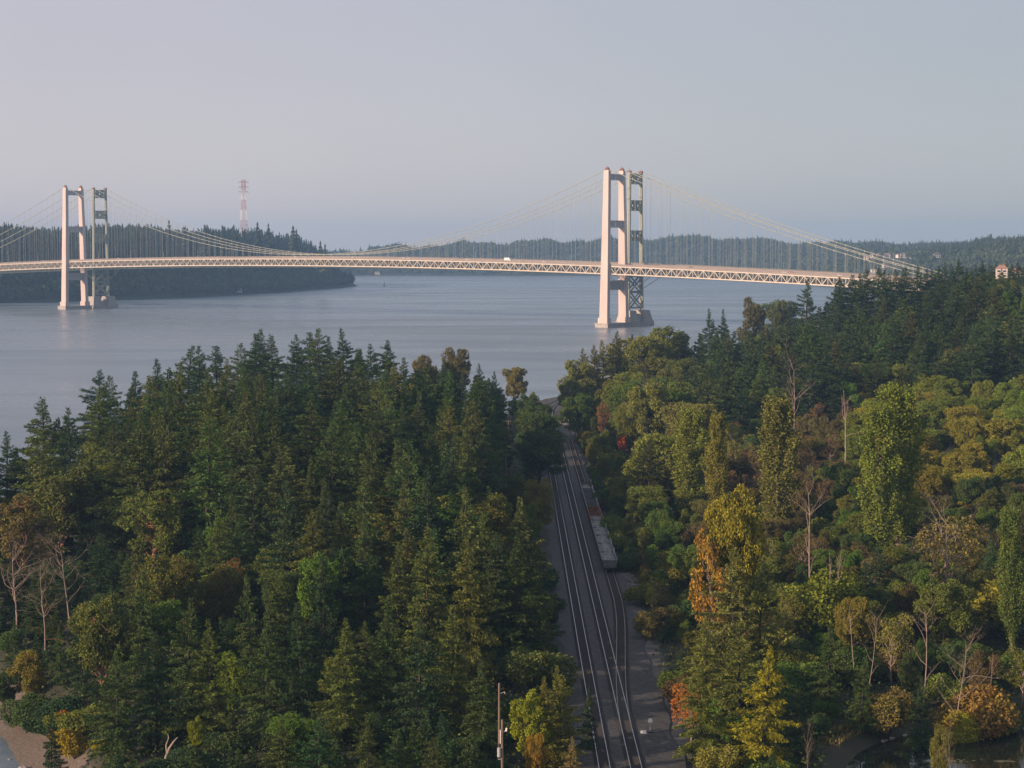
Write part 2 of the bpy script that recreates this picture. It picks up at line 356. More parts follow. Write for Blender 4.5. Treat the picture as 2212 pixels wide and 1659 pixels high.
def h_far(X, Y):
    d = seg_dist(X, Y, FAR[:-2]) * np.where(inside(X, Y, FAR), 1, -1)
    pxx = PW / 2 + F * X / np.maximum(Y, 1)
    topy = np.interp(pxx, [600, 720, 800, 900, 1000, 1200, 1400, 1500, 1600, 1750, 1900, 1950, 2000, 2300], [542, 540, 533, 527, 521, 517, 511, 508, 514, 523, 526, 530, 526, 526])
    z1 = CAM_Z - (topy - 534) * 5700 / F - 21
    ridge = z1 * sstep((d + 30) / 420) * np.exp(-np.maximum(Y - 5900, 0) / 1600)
    topn = np.interp(pxx, [1700, 1800, 1860, 1960, 2060, 2110, 2212, 2500], [596, 574, 545, 541, 535, 527, 520, 518])
    zn = CAM_Z - (topn - 534) * 3700 / F - 16
    wn = sstep((pxx - 1650) / 150) * sstep((4600 - Y) / 500)
    near = np.minimum(zn, 92) * sstep((d + 25) / 110) * wn
    n = 4 * np.sin(X * .013) * np.sin(Y * .011 + 2) + 5 * np.sin(X * .029 + .6 * np.sin(Y * .004)) + 3 * np.sin(X * .071)
    return np.where(d > 0, np.maximum(np.maximum(ridge * (1 - wn * 0.75), near) + n * sstep(d / 200), 2), -5)
field('far_hills', -1500, 4000, 2100, 7600, 230, 230, h_far)

# ------------------------------------------------------------------ far woods (one mass each) and a few trees that stand out
def simple_tree(r, conifer=True):
    """a light ragged conifer or round tree of unit height made of drooping boughs"""
    P = []
    if conifer:
        for k in range(7):
            z = 0.12 + 0.80 * k / 6; rad = 0.21 * (1 - z) ** 0.8 + 0.012
            m = 7 if k < 5 else 5
            for a in range(m):
                th = (a + r.random()) / m * 2 * math.pi; L = rad * r.uniform(.7, 1.35)
                c, s = math.cos(th), math.sin(th); w = rad * 0.55
                P.append([(0, 0, z + .13), (c * L * .6 - s * w, s * L * .6 + c * w, z + .02), (c * L, s * L, z - .03 - r.random() * .03)])
                P.append([(0, 0, z + .13), (c * L, s * L, z - .03), (c * L * .6 + s * w, s * L * .6 - c * w, z + .02)])
    else:
        for a in range(54):
            v = r.normal(size=3); v /= np.linalg.norm(v); q = np.array([v[0] * .33, v[1] * .33, .58 + v[2] * .38]) * r.uniform(.85, 1.1)
            t1 = np.cross(v, r.normal(size=3)); t1 /= np.linalg.norm(t1); t2 = np.cross(v, t1) ; s = r.uniform(.10, .17)
            P.append([q + t1 * s, q - t1 * s * .5 + t2 * s, q - t1 * s * .5 - t2 * s])
    return np.array(P)
def scatter_mass(name, pts, hs, protos, mat, col, label=None):
    b = MB(); n = len(pts); which = rng.integers(0, len(protos), n); rot = rng.uniform(0, 6.28, n)
    for k, pr in enumerate(protos):
        i = np.where(which == k)[0]
        if not len(i): continue
        c, s = np.cos(rot[i])[:, None, None], np.sin(rot[i])[:, None, None]; h = hs[i][:, None, None]
        wv = rng.uniform(.8, 1.25, len(i))[:, None, None]
        x = (pr[None, :, :, 0] * c - pr[None, :, :, 1] * s) * h * wv + pts[i, 0][:, None, None]
        y = (pr[None, :, :, 0] * s + pr[None, :, :, 1] * c) * h * wv + pts[i, 1][:, None, None]
        z = pr[None, :, :, 2] * h + pts[i, 2][:, None, None]
        b.polys(np.stack([x, y, z], -1).reshape(-1, 3, 3))
    o = b.build(name, mat, kind='stuff'); o.color = (*col, 1)
    if label: o['label'] = label
    return o
rs = np.random.default_rng(3)
rh = random.Random(12)
HS = []
for row, (py0, n, p0, p1, D) in enumerate(((533, 8, 1876, 1990, 4000), (541, 10, 1868, 2002, 3830), (549, 9, 1856, 1972, 3660))):
    for k in range(n): HS.append((p0 + (p1 - p0) * (k + rh.uniform(.2, .8)) / n, py0, D + rh.uniform(-40, 40), ('upper', 'middle', 'lower')[row], k))
for k, px in enumerate((2022, 2036, 2044, 2052, 2064, 2074, 2090, 2098)): HS.append((px, 541, 3500 + rh.uniform(-30, 30), 'east', k))
for k, px in enumerate((1995, 2008, 2060, 2070, 2086)): HS.append((px, 530, 3700, 'ridge', k))
for k, px in enumerate((2172, 2182)): HS.append((px, 524, 3600, 'crest', k))
HXY = np.array([((px - PW / 2) / F * D, D) for px, py, D, row, k in HS])
def clear(p):
    k = np.ones(len(p), bool)
    for hx, hy in HXY: k &= ~((np.abs(p[:, 0] - hx * p[:, 1] / hy) < 13) & (p[:, 1] > hy - 150) & (p[:, 1] < hy + 12) & (rng.random(len(p)) < .82))
    return p[k]
FARC = [simple_tree(rs, True) for _ in range(6)]; FARB = [simple_tree(rs, False) for _ in range(4)]
M['far_needles'] = foliage('far_needles', 0.02, (0.06, 0.07, 0.03), 0.5, 0.4, 0.1, 1.6)
def pick(fn, n, x0, x1, y0, y1, zmin, pmin, pmax):
    X = rng.uniform(x0, x1, n); Y = rng.uniform(y0, y1, n); Z = fn(X, Y); px = PW / 2 + F * X / Y
    k = (Z > zmin) & (px > pmin) & (px < pmax); return np.stack([X[k], Y[k], Z[k] - 0.5], 1)
p = pick(h_head, 26000, -1150, -280, 2500, 4000, 2.5, -60, 800); q = rng.random(len(p)) < sstep((p[:, 2] - 20) / 35) * 0.85 + .1
scatter_mass('distant_conifer_woods', p[q], 16 + 24 * rng.random(q.sum()) ** 1.8, FARC, M['far_needles'], (0.022, 0.034, 0.024))
scatter_mass('distant_shore_woods', p[~q], rng.uniform(13, 21, (~q).sum()), FARB, M['far_needles'], (0.035, 0.048, 0.024))
p = np.concatenate([pick(h_far, 52000, -700, 1900, 2400, 6300, 3, 690, 2280), pick(h_far, 26000, 420, 1150, 2350, 4400, 3, 1600, 2290)]); p = clear(p)
q = rng.random(len(p)) < 0.6
scatter_mass('far_hill_conifer_woods', p[q], 8 + 17 * rng.random(q.sum()) ** 2, FARC, M['far_needles'], (0.03, 0.044, 0.03))
scatter_mass('far_hill_broadleaf_woods', p[~q], rng.uniform(11, 18, (~q).sum()), FARB, M['far_needles'], (0.04, 0.055, 0.03))

# ------------------------------------------------------------------ tree shapes (each unit tree is built at real size, then scaled)
def kites(P, D, W, r, droop=0.0):
    """leaf sprays: base points P (n,3), direction*length D, width W -> (n,4,3) narrow kites with a random roll"""
    n = len(P); q = r.normal(size=(n, 3)); s = np.cross(D, q); s /= np.maximum(np.linalg.norm(s, axis=1, keepdims=True), 1e-9)
    m = P + D * 0.45; tip = P + D; tip[:, 2] -= droop * np.linalg.norm(D, axis=1)
    return np.stack([P, m + s * W[:, None] / 2, tip, m - s * W[:, None] / 2], 1)
def conifer(seed, H=30, Rr=5.0, dens=7.5, low=0.10, droop=0.30, spray=0.62, gappy=0.0, shape=0.8, tops=1):
    r = np.random.default_rng(seed); leaf = MB(); wood = MB()
    lean = r.normal(0, .25, 2)
    zz = np.linspace(0, H, 9); tr = np.stack([lean[0] * (zz / H) ** 2 + .12 * np.sin(zz * .5 + seed), lean[1] * (zz / H) ** 2 + .12 * np.cos(zz * .43), zz], 1)
    wood.tube(tr, 0.42 * (1 - zz / H) ** .8 * H / 30 + 0.03, 7)
    sect = r.uniform(0, 6.28, 3)
    for k in range(int(H * dens)):
        zf = low + (1 - low) * (k + r.random()) / (H * dens); az = k * 2.39996 + r.normal(0, .5)
        if gappy and np.sin(zf * 31 + sect[0] + 2 * np.sin(az)) > 1.25 - gappy: continue
        L = Rr * (1 - zf) ** shape * r.uniform(.55, 1.12) * min(1, .55 + (zf - low) * 4) * (1 - .45 * max(0, zf - .72) / .28) + 0.16
        L *= 1 + 0.22 * math.sin(az + sect[1] + zf * 5)
        if r.random() < 0.08: L *= 1.4
        if r.random() < 0.10: continue
        el = lerp(-0.12, 0.75, zf ** 1.6) + r.normal(0, .1)
        d = np.array([math.cos(az) * math.cos(el), math.sin(az) * math.cos(el), math.sin(el)])
        b0 = np.array([np.interp(zf * H, zz, tr[:, 0]), np.interp(zf * H, zz, tr[:, 1]), zf * H])
        n = max(3, int(L / 0.24)); s = (np.arange(n) + r.random(n)) / n; s = 0.12 + 0.88 * s
        pt = b0 + d * (s * L)[:, None]; pt[:, 2] -= droop * L * s ** 2 * .75 - .12 * L * s ** 4
        if L > 2.4 and k % 2 == 0:
            ss = np.linspace(0, .95, 5); bp = b0 + d * (ss * L)[:, None]; bp[:, 2] -= droop * L * ss ** 2 * .75 - .12 * L * ss ** 4
            wood.tube(bp, .055 * (1 - ss) + .012, 4, False)
        side = np.array([-math.sin(az), math.cos(az), 0])
        for sg in (-1, 1):
            tl = (1 - s) * .34 * L + .3; tl = tl * r.uniform(.6, 1.2, n)
            for f in (0.1, 0.45, 0.8):
                dd = side * sg * .8 + d * .55; D = dd[None] + r.normal(0, .28, (n, 3)); D /= np.linalg.norm(D, axis=1, keepdims=True)
                base = pt + (side * sg * .8 + d * .5)[None] * (tl * f)[:, None]; base[:, 2] += r.normal(.05, .22, n) - f * tl * .28
                ln = spray * r.uniform(.7, 1.3, n) * (1 - .5 * max(0, zf - .7) / .3)
                leaf.polys(kites(base, D * ln[:, None], ln * .42, r, .35))
        D = d[None] + r.normal(0, .35, (n, 3)); D /= np.linalg.norm(D, axis=1, keepdims=True); ln = spray * r.uniform(.7, 1.2, n)
        leaf.polys(kites(pt, D * ln[:, None], ln * .42, r, .3))
        hang = r.random(n) < .7
        if hang.any():
            D = np.array([0, 0, -1.0]) + r.normal(0, .4, (hang.sum(), 3)); D /= np.linalg.norm(D, axis=1, keepdims=True); ln = spray * r.uniform(.6, 1.1, hang.sum())
            leaf.polys(kites(pt[hang], D * ln[:, None], ln * .38, r))
    return wood, leaf
def limb_path(a, b, r, n=6, sag=0.15):
    t = np.linspace(0, 1, n)[:, None]; a, b = np.asarray(a, float), np.asarray(b, float); L = np.linalg.norm(b - a)
    P = a + (b - a) * t; P[1:-1] += r.normal(0, .05 * L, (n - 2, 3)); P[:, 2] += sag * L * np.sin(t[:, 0] * math.pi) * .5
    return P
def broadleaf(seed, H=20, Rr=6, base=.28, lobes=16, per=1500, leafs=.38, fill=.55, flat=1.0, bare=0.0):
    r = np.random.default_rng(seed); leaf = MB(); wood = MB()
    top = H * .62; z = np.linspace(0, top, 6); tr = np.stack([.3 * np.sin(z * .3 + seed), .3 * np.cos(z * .27 + seed) - .3, z], 1)
    wood.tube(tr, lerp(.36, .12, z / top) * H / 20, 7)
    cz = H * (base + 1) / 2; hz = H * (1 - base) / 2
    for k in range(lobes):
        u = (k + .5) / lobes; ph = k * 2.39996 + r.normal(0, .4); zc = cz + hz * .78 * (2 * u - 1)
        prof = math.sqrt(max(0.05, 1 - ((zc - cz) / hz * .95) ** 2)); rad = Rr * prof * r.uniform(.35, .8)
        c = np.array([math.cos(ph) * rad, math.sin(ph) * rad, zc + r.normal(0, .04 * H)]); lr = Rr * r.uniform(.20, .46) * (0.75 + .35 * prof)
        a = tr[min(5, max(1, int((zc / top) * 3.2)))]
        wood.tube(limb_path(a, c, r), np.linspace(.16, .04, 6) * H / 20, 5, False)
        for _ in range(4):
            e = c + r.normal(0, .55 * lr, 3); wood.tube(limb_path(c, e, r, 4), np.linspace(.05, .02, 4) * H / 20, 4, False)
        n = int(per * (lr / (.4 * Rr)) ** 2 * (1 - bare))
        v = r.normal(size=(n, 3)); v /= np.linalg.norm(v, axis=1, keepdims=True)
        cl = r.normal(size=(26, 3)); cl /= np.linalg.norm(cl, axis=1, keepdims=True)
        w = cl[r.integers(0, 26, n)]; v = v * .42 + w * .9; v /= np.linalg.norm(v, axis=1, keepdims=True)
        bumpy = .62 + .55 * r.random(26)[np.argmax(v @ cl.T, 1)]
        P = c + v * (lr * bumpy * r.uniform(fill, 1, n) ** .6)[:, None] * np.array([1, 1, .8 * flat])
        D = r.normal(size=(n, 3)) * .8 + v * .5; D[:, 2] -= .25; D /= np.linalg.norm(D, axis=1, keepdims=True)
        ln = leafs * r.uniform(.6, 1.3, n); leaf.polys(kites(P, D * ln[:, None], ln * .75, r, .15))
    return wood, leaf
def poplar(seed, H=26, Rr=2.6, stems=54, per=400, low=.07, leafs=.36):
    r = np.random.default_rng(seed); leaf = MB(); wood = MB()
    z = np.linspace(0, H * .97, 8); wood.tube(np.stack([.1 * np.sin(z), .1 * np.cos(z * .8), z], 1), .34 * (1 - z / H) + .03, 7)
    for k in range(stems):
        zf = low + (.9 - low) * (k + r.random()) / stems; az = k * 2.39996; L = H * r.uniform(.14, .26) * (1.1 - .4 * zf)
        prof = r.uniform(.55, 1.3) * Rr * (math.sin(min(1, (zf - low) / .35 + .25) * 1.57)) * (1 - max(0, zf - .55) / .5) ** .7
        a = np.array([0, 0, zf * H]); b = np.array([math.cos(az) * prof, math.sin(az) * prof, min(H * .995, zf * H + L)])
        t = np.linspace(0, 1, 6)[:, None]; P = a + (b - a) * np.concatenate([t ** .6, t ** .6, t], 1); wood.tube(P, np.linspace(.10, .025, 6), 4, False)
        s = r.uniform(.22, 1.02, per); q = a + (b - a) * np.stack([s ** .6, s ** .6, s], 1) + r.normal(0, .34, (per, 3)) * np.array([1, 1, 1.6])
        D = r.normal(size=(per, 3)) * .6 + np.array([math.cos(az) * .4, math.sin(az) * .4, .35]); D /= np.linalg.norm(D, axis=1, keepdims=True)
        ln = leafs * r.uniform(.6, 1.25, per); leaf.polys(kites(q, D * ln[:, None], ln * .75, r, .1))
    return wood, leaf
def dead(seed, H=16, spread=.30, levels=3, trunk=.26, nb=9, low=.35):
    r = np.random.default_rng(seed); wood = MB()
    def grow(a, d, L, rad, lv):
        n = 6; P = [np.array(a)]; dd = np.array(d, float)
        for _ in range(n):
            dd = dd + r.normal(0, .16 if lv else .05, 3); dd /= np.linalg.norm(dd); P.append(P[-1] + dd * L / n)
        P = np.array(P); wood.tube(P, np.linspace(rad, rad * .25, n + 1), 6 if lv == 0 else 4, False)
        if lv >= levels: return
        for k in range(nb if lv == 0 else 4):
            f = r.uniform(low if lv == 0 else .3, .97); q = P[min(n, int(f * n) + 1)]
            e = r.normal(size=3); e[2] = abs(e[2]) * .5 + .25; e /= np.linalg.norm(e); e = dd * .45 + e * (.55 + spread); e /= np.linalg.norm(e)
            grow(q, e, L * r.uniform(.22, .45) * (1.15 - .5 * f) * (1 + spread) * (.75 if lv == 0 else 1), rad * .4 * (1.2 - .6 * f), lv + 1)
    grow((0, 0, 0), (r.normal(0, .04), r.normal(0, .04), 1), H, trunk, 0)
    return wood
def shrub(seed, H=5, Rr=3.4, n=13000, leafs=.25):
    r = np.random.default_rng(seed); leaf = MB(); wood = MB(); L = 7
    for k in range(L):
        az = k / L * 6.28 + r.normal(0, .3); rad = Rr * r.uniform(.1, .62); c = np.array([math.cos(az) * rad, math.sin(az) * rad, H * r.uniform(.34, .66)]); lr = Rr * r.uniform(.34, .5)
        wood.tube(limb_path((0, 0, 0), c, r), np.linspace(.1, .03, 6), 4, False)
        m = n // L; v = r.normal(size=(m, 3)); v /= np.linalg.norm(v, axis=1, keepdims=True)
        cl = r.normal(size=(20, 3)); cl /= np.linalg.norm(cl, axis=1, keepdims=True); bumpy = .8 + .35 * r.random(20)[np.argmax(v @ cl.T, 1)]
        P = c + v * (lr * bumpy * r.uniform(.5, 1, m) ** .6)[:, None] * np.array([1, 1, H / Rr * .62]); P[:, 2] = np.abs(P[:, 2])
        D = r.normal(size=(m, 3)) + v * .5; D /= np.linalg.norm(D, axis=1, keepdims=True); ln = leafs * r.uniform(.6, 1.3, m)
        leaf.polys(kites(P, D * ln[:, None], ln * .7, r, .1))
    return wood, leaf

PROTO = {}
def reg(kind, H, Rr, wood, leaf, bark='bark', lm='leaves'):
    PROTO.setdefault(kind, []).append(dict(H=H, R=Rr, wood=wood.mesh(kind + '_trunk', M[bark], True), leaf=leaf.mesh(kind + '_crown', M[lm]) if leaf else None))
for sd_, Rr, dn, lo, dr, gp, sh in ((11, 9.6, 3.7, .05, .26, .0, .80), (12, 9.0, 3.9, .08, .34, .10, .70), (13, 10.4, 3.3, .07, .24, .15, .84), (14, 9.6, 3.8, .04, .30, .05, .66), (15, 9.8, 3.2, .12, .32, .22, .62), (16, 8.2, 4.3, .05, .26, .0, .90)):
    reg('conifer', 30, Rr, *conifer(sd_, 30, Rr, dn, lo, dr, gappy=gp, shape=sh), lm='needles')
for sd_, Rr, b, lb, fl in ((21, 6.6, .26, 26, 1.0), (22, 5.4, .2, 24, 1.2), (23, 7.4, .3, 30, .9), (24, 6.0, .16, 26, 1.15), (25, 6.2, .36, 20, 1.0), (26, 6.5, .5, 24, 1.0)):
    reg('broadleaf', 20, Rr, *broadleaf(sd_, 20, Rr, b, lb, flat=fl))
for sd_ in (31, 32): reg('madrona', 18, 6.5, *broadleaf(sd_, 18, 7.0, .25, 22, 1300, .38), bark='red_bark')
for sd_, Rr in ((41, 2.6), (42, 3.2)): reg('poplar', 26, Rr, *poplar(sd_, 26, Rr), bark='pale_bark')
for sd_, lv, nb, sp in ((51, 2, 6, .1), (52, 3, 12, .5), (53, 3, 16, .65), (54, 3, 9, .25)):
    reg('dead', 16, 3, dead(sd_, 16, sp, lv, .15, nb, .3 if lv < 3 else .22), None, 'pale_bark')
for sd_, H, Rr in ((61, 5, 3.4), (62, 6, 3.2), (63, 4, 3.6)): reg('shrub', H, Rr, *shrub(sd_, H, Rr))
reg('thin', 16, 4.5, *broadleaf(71, 16, 4.5, .3, 12, 420, .36, .7), bark='pale_bark')
reg('thin', 16, 5.0, *broadleaf(72, 16, 5.0, .35, 14, 300, .34, .7), bark='pale_bark')
NAME = dict(conifer='conifer_tree', broadleaf='broadleaf_tree', madrona='madrona_tree', poplar='poplar_tree', dead='dead_tree', shrub='shrub', thin='thin_tree')
CAT = dict(conifer='conifer', broadleaf='tree', madrona='tree', poplar='poplar', dead='dead tree', shrub='shrub', thin='tree')
def plant(kind, v, X, Y, Z, H, wid, col, rot, label, group, lean=(0, 0)):
    pr = PROTO[kind][v % len(PROTO[kind])]; s = H / pr['H']
    o = empty(NAME[kind], (X, Y, Z), rot, label, CAT[kind], group); o.rotation_euler = (lean[0], lean[1], rot); o.scale = (s * wid * rf.uniform(.88, 1.14), s * wid * rf.uniform(.88, 1.14), s)
    link('trunk', pr['wood'], o)
    if pr['leaf']:
        c = link('crown', pr['leaf'], o); c.color = (*col, 1)
    return o

# leaf colours; on sunlit trees the sun's yellow is put into the colour
DK = (0.026, 0.048, 0.020); DK2 = (0.040, 0.064, 0.019); OLG = (0.078, 0.092, 0.019); GRN = (0.056, 0.094, 0.017)
YG = (0.105, 0.115, 0.014); YEL = (0.20, 0.15, 0.014); GOLD = (0.20, 0.125, 0.016); ORG = (0.25, 0.085, 0.014); RED = (0.33, 0.055, 0.015); BRN = (0.085, 0.066, 0.026); OLV = (0.10, 0.108, 0.020)
POP = (0.10, 0.102, 0.024)
HERO = [
 # kind, variant, px, top y, distance, width factor, colour, label, (height override)
 ('conifer', 1, 1010, 1158, 300, 1.05, (.055, .058, .018), 'tall sunlit conifer with drooping golden boughs, last one before the utility poles'),  # golden tone is sunlight put into the needle colour
 ('conifer', 3, 925, 1140, 306, 1.05, (.040, .048, .017), 'dense conifer touching the golden drooping conifer beside the rails'),
 ('conifer', 0, 858, 1172, 312, 1.0, (.036, .045, .017), 'conifer with pale bare leader, two trees toward the water from the golden one'),
 ('conifer', 4, 790, 1118, 330, 1.0, DK2, 'gappy tall conifer with a bare spike on its dark top'),
 ('conifer', 2, 700, 1190, 316, 1.0, DK, 'broad dark conifer with tiered boughs between two taller ones'),
 ('conifer', 5, 620, 1215, 305, 1.15, (.030, .042, .016), 'narrow dense conifer with three close pointed tops'),
 ('conifer', 0, 540, 1240, 300, 1.0, DK2, 'leaning conifer beside the yellow leaved maple sapling'),
 ('conifer', 2, 400, 1290, 290, 1.1, DK2, 'big shaggy conifer near the beach with dead pale twigs'),
 ('conifer', 3, 300, 1230, 300, .95, DK2, 'conifer standing behind the yellow beach bushes'),
 ('madrona', 0, 215, 1290, 305, .95, (.045, .052, .018), 'olive madrona with rounded crown above the sandy beach'),
 ('madrona', 1, 60, 1400, 318, .85, (.085, .070, .018), 'small yellowish tree standing at the head of the beach'),
 ('madrona', 0, 130, 1000, 420, 1.05, (.050, .056, .022), 'wide olive madrona above the bleached dead trees'),
 ('madrona', 1, 45, 1065, 400, 1.0, (.065, .050, .024), 'brownish madrona with red limbs at the water edge'),
 ('madrona', 1, 330, 1055, 400, 1.1, (.048, .060, .018), 'light olive madrona dome rising among dark conifers'),
 ('madrona', 0, 480, 1220, 345, .8, (.052, .052, .020), 'small madrona with rusty leaf patches between conifers'),
 ('thin', 0, 500, 1210, 350, .9, (.10, .055, .022), 'thin tree with rusty dead leaves among the dark conifers'),
 ('dead', 2, 30, 1215, 345, 1.5, BRN, 'bleached many branched dead tree leaning over the shore'),
 ('dead', 1, 95, 1250, 338, 1.3, BRN, 'grey dead tree with crooked limbs beside the leaning bleached one'),
 ('dead', 2, 150, 1190, 352, 1.2, BRN, 'tall pale dead tree with a long bare stem above the beach'),
 ('shrub', 0, 160, 1560, 285, .9, YEL, 'bright yellow bush beside the sandy bank'),
 ('shrub', 1, 215, 1600, 275, .95, (.22, .19, .014), 'brightest lemon yellow bush at the foot of the beach conifers'),
 ('broadleaf', 1, 425, 1545, 268, .85, (.12, .14, .012), 'yellow green maple sapling standing before the shaggy conifer'),
 ('broadleaf', 3, 505, 1405, 285, .8, (.055, .075, .014), 'green young maple with lit yellow top leaves'),
 ('shrub', 2, 150, 1530, 292, .6, ORG, 'small orange bush on the edge of the sandy bank'),
 ('conifer', 5, 108, 1520, 275, .9, DK, 'small dark conifer leaning over the beach'),
 ('conifer', 2, 1216, 1432, 262, 1.3, (.075, .075, .02), 'wide sunlit conifer close beside the rails at the yellow maple'),  # sunlight put into the needles, lighter than the plain conifers
 ('conifer', 5, 1178, 1460, 258, 1.3, (.075, .070, .02), 'sunlit conifer with bare brown tip beside the yellow maple'),  # same sun tone put into the needles as its neighbour
 ('broadleaf', 1, 1140, 1490, 257, .85, YG, 'bright yellow green maple behind the pole with the transformer'),
 ('broadleaf', 3, 1160, 1580, 250, .7, GOLD, 'low golden orange maple under the sunlit conifers'),
 ('conifer', 4, 1235, 1590, 243, .9, (.10, .075, .04), 'half dead pale conifer in front of the sunlit pair'),
 ('conifer', 5, 1175, 1300, 318, .8, (.035, .045, .02), 'slim young conifer near the gravel edge of the rails'),
 ('conifer', 0, 1270, 1480, 268, .9, DK, 'dark low conifer overhanging the outer rail'),
 ('shrub', 1, 1155, 1380, 300, 1.3, (.040, .050, .02), 'grey green round bush under the slim young conifer'),
 ('broadleaf', 0, 1160, 1030, 470, .8, (.085, .075, .018), 'small round tree with orange yellow top beside the rails'),
 ('broadleaf', 3, 1140, 1085, 440, .85, (.055, .070, .018), 'round green tree below the orange topped one'),
 ('broadleaf', 4, 1112, 790, 815, .95, (.085, .072, .026), 'lone orange tinged madrona against the water at the point'),
 ('broadleaf', 1, 1150, 845, 790, .8, (.07, .075, .025), 'round tree with orange shoulder beside the lone madrona'),
 ('broadleaf', 0, 985, 748, 760, .8, (.055, .047, .022), 'bronze leaved tree on the skyline of the wooded point'),
 ('broadleaf', 3, 915, 765, 750, 1.0, (.056, .047, .022), 'broad bronze leaved tree next to the skyline conifers'),
 ('conifer', 1, 1038, 785, 720, 1.0, DK2, 'pointed conifer next to the bronze skyline tree, rail side'),
 ('conifer', 3, 1068, 802, 700, 1.0, DK, 'last tall conifer of the wooded point before the lone madrona'),
 ('conifer', 0, 1000, 800, 690, 1.0, DK2, 'conifer standing in front of the bronze skyline tree'),
 ('conifer', 2, 958, 775, 735, 1.0, DK, 'dark conifer between the two bronze trees of the skyline'),
 ('broadleaf', 2, 1110, 862, 765, 1.0, GRN, 'green tree at the foot of the lone madrona'),
 ('broadleaf', 0, 1165, 868, 772, 0.9, DK2, 'dark leafy tree between the lone madrona and the rail curve'),
 ('conifer', 3, 1128, 905, 720, 1.1, DK, 'squat dark conifer below the lone madrona'),
 ('conifer', 2, 30, 1330, 330, 1.0, DK2, 'conifer at the beach head, one nearest to the water'),
 ('conifer', 3, 82, 1385, 322, 1.0, DK, 'dark conifer at the beach head beside the small yellowish tree'),
 ('conifer', 0, 128, 1350, 316, 1.0, DK2, 'conifer at the beach head over the sandy bank'),
 ('conifer', 5, 178, 1335, 306, 1.1, DK, 'narrow conifer between the olive madrona and the sandy bank'),
 ('broadleaf', 2, 8, 1450, 318, 1.0, DK2, 'dark low leafy tree leaning to the beach water'),
 ('shrub', 1, 60, 1490, 306, 1.4, DK2, 'dark green bush on the upper beach'),
 ('shrub', 0, 118, 1500, 298, 1.3, DK, 'dark bush crowning the sandy bank'),
 ('shrub', 2, 175, 1520, 290, 1.2, OLG, 'olive bush between the sandy bank and the yellow bush'),
 ('conifer', 2, 1262, 752, 820, 1.5, (.060,.062,.026), 'wide bronze green conifer leading the shore slope by the rail curve'),
 ('conifer', 0, 1305, 735, 825, 1.4, (.050,.056,.024), 'second wide bronze green conifer of the shore slope'),
 ('broadleaf', 2, 1390, 722, 830, 1.1, OLV, 'olive tree on top of the shore slope beneath the pier'),
 ('broadleaf', 0, 1445, 702, 880, 1.1, OLG, 'green dome tree on the shore slope beyond the pier'),
 ('broadleaf', 1, 1230, 812, 790, 1.0, OLG, 'olive green tree standing over the rail curve'),
 ('conifer', 0, 10, 932, 520, 1.50, DK, 'tall conifer on the skyline of the wooded point, first from the beach side'),
 ('conifer', 1, 95, 860, 550, 1.69, DK2, 'tall conifer on the skyline of the wooded point, second from the beach side'),
 ('conifer', 2, 150, 880, 520, 1.38, DK, 'tall conifer on the skyline of the wooded point, third from the beach side'),
 ('conifer', 3, 212, 800, 720, 1.62, DK, 'tall conifer on the skyline of the wooded point, fourth from the beach side'),
 ('conifer', 4, 238, 812, 640, 1.50, DK2, 'tall conifer on the skyline of the wooded point, fifth from the beach side'),
 ('conifer', 5, 300, 802, 700, 1.69, DK, 'tall conifer on the skyline of the wooded point, sixth from the beach side'),
 ('conifer', 0, 345, 776, 670, 1.38, DK, 'tall conifer on the skyline of the wooded point, seventh from the beach side'),
 ('conifer', 1, 398, 748, 720, 1.62, DK2, 'tall conifer on the skyline of the wooded point, eighth from the beach side'),
 ('conifer', 2, 432, 746, 640, 1.50, DK, 'tall conifer on the skyline of the wooded point, ninth from the beach side'),
 ('conifer', 3, 472, 748, 700, 1.69, DK, 'tall conifer on the skyline of the wooded point, tenth from the beach side'),
 ('conifer', 4, 515, 742, 670, 1.38, DK2, 'tall conifer on the skyline of the wooded point, eleventh from the beach side'),
 ('conifer', 5, 545, 722, 720, 1.62, DK, 'tall conifer on the skyline of the wooded point, twelfth from the beach side'),
 ('conifer', 0, 562, 712, 640, 1.50, DK, 'tall conifer on the skyline of the wooded point, thirteenth from the beach side'),
 ('conifer', 1, 590, 724, 700, 1.69, DK2, 'tall conifer on the skyline of the wooded point, fourteenth from the beach side'),
 ('conifer', 2, 640, 722, 670, 1.38, DK, 'tall conifer on the skyline of the wooded point, fifteenth from the beach side'),
 ('conifer', 3, 672, 718, 720, 1.62, DK, 'tall conifer on the skyline of the wooded point, sixteenth from the beach side'),
 ('conifer', 4, 692, 710, 640, 1.50, DK2, 'tall conifer on the skyline of the wooded point, seventeenth from the beach side'),
 ('conifer', 5, 716, 726, 700, 1.69, DK, 'tall conifer on the skyline of the wooded point, eighteenth from the beach side'),
 ('conifer', 0, 745, 710, 670, 1.38, DK, 'tall conifer on the skyline of the wooded point, nineteenth from the beach side'),
 ('conifer', 1, 772, 752, 720, 1.62, DK2, 'tall conifer on the skyline of the wooded point, twentieth from the beach side'),
 ('conifer', 2, 806, 742, 640, 1.50, DK, 'tall conifer on the skyline of the wooded point, twenty-first from the beach side'),
 ('conifer', 3, 838, 735, 700, 1.69, DK, 'tall conifer on the skyline of the wooded point, twenty-second from the beach side'),
 ('conifer', 4, 872, 772, 670, 1.38, DK2, 'tall conifer on the skyline of the wooded point, twenty-third from the beach side'),
 ('conifer', 5, 905, 790, 720, 1.62, DK, 'tall conifer on the skyline of the wooded point, twenty-fourth from the beach side'),
 ('conifer', 2, 1815, 600, 900, 1.6, DK, 'dark conifer just below the hilltop skyline, first from where the bridge deck vanishes'),
 ('conifer', 3, 1842, 594, 900, 1.6, DK, 'dark conifer just below the hilltop skyline, second from where the bridge deck vanishes'),
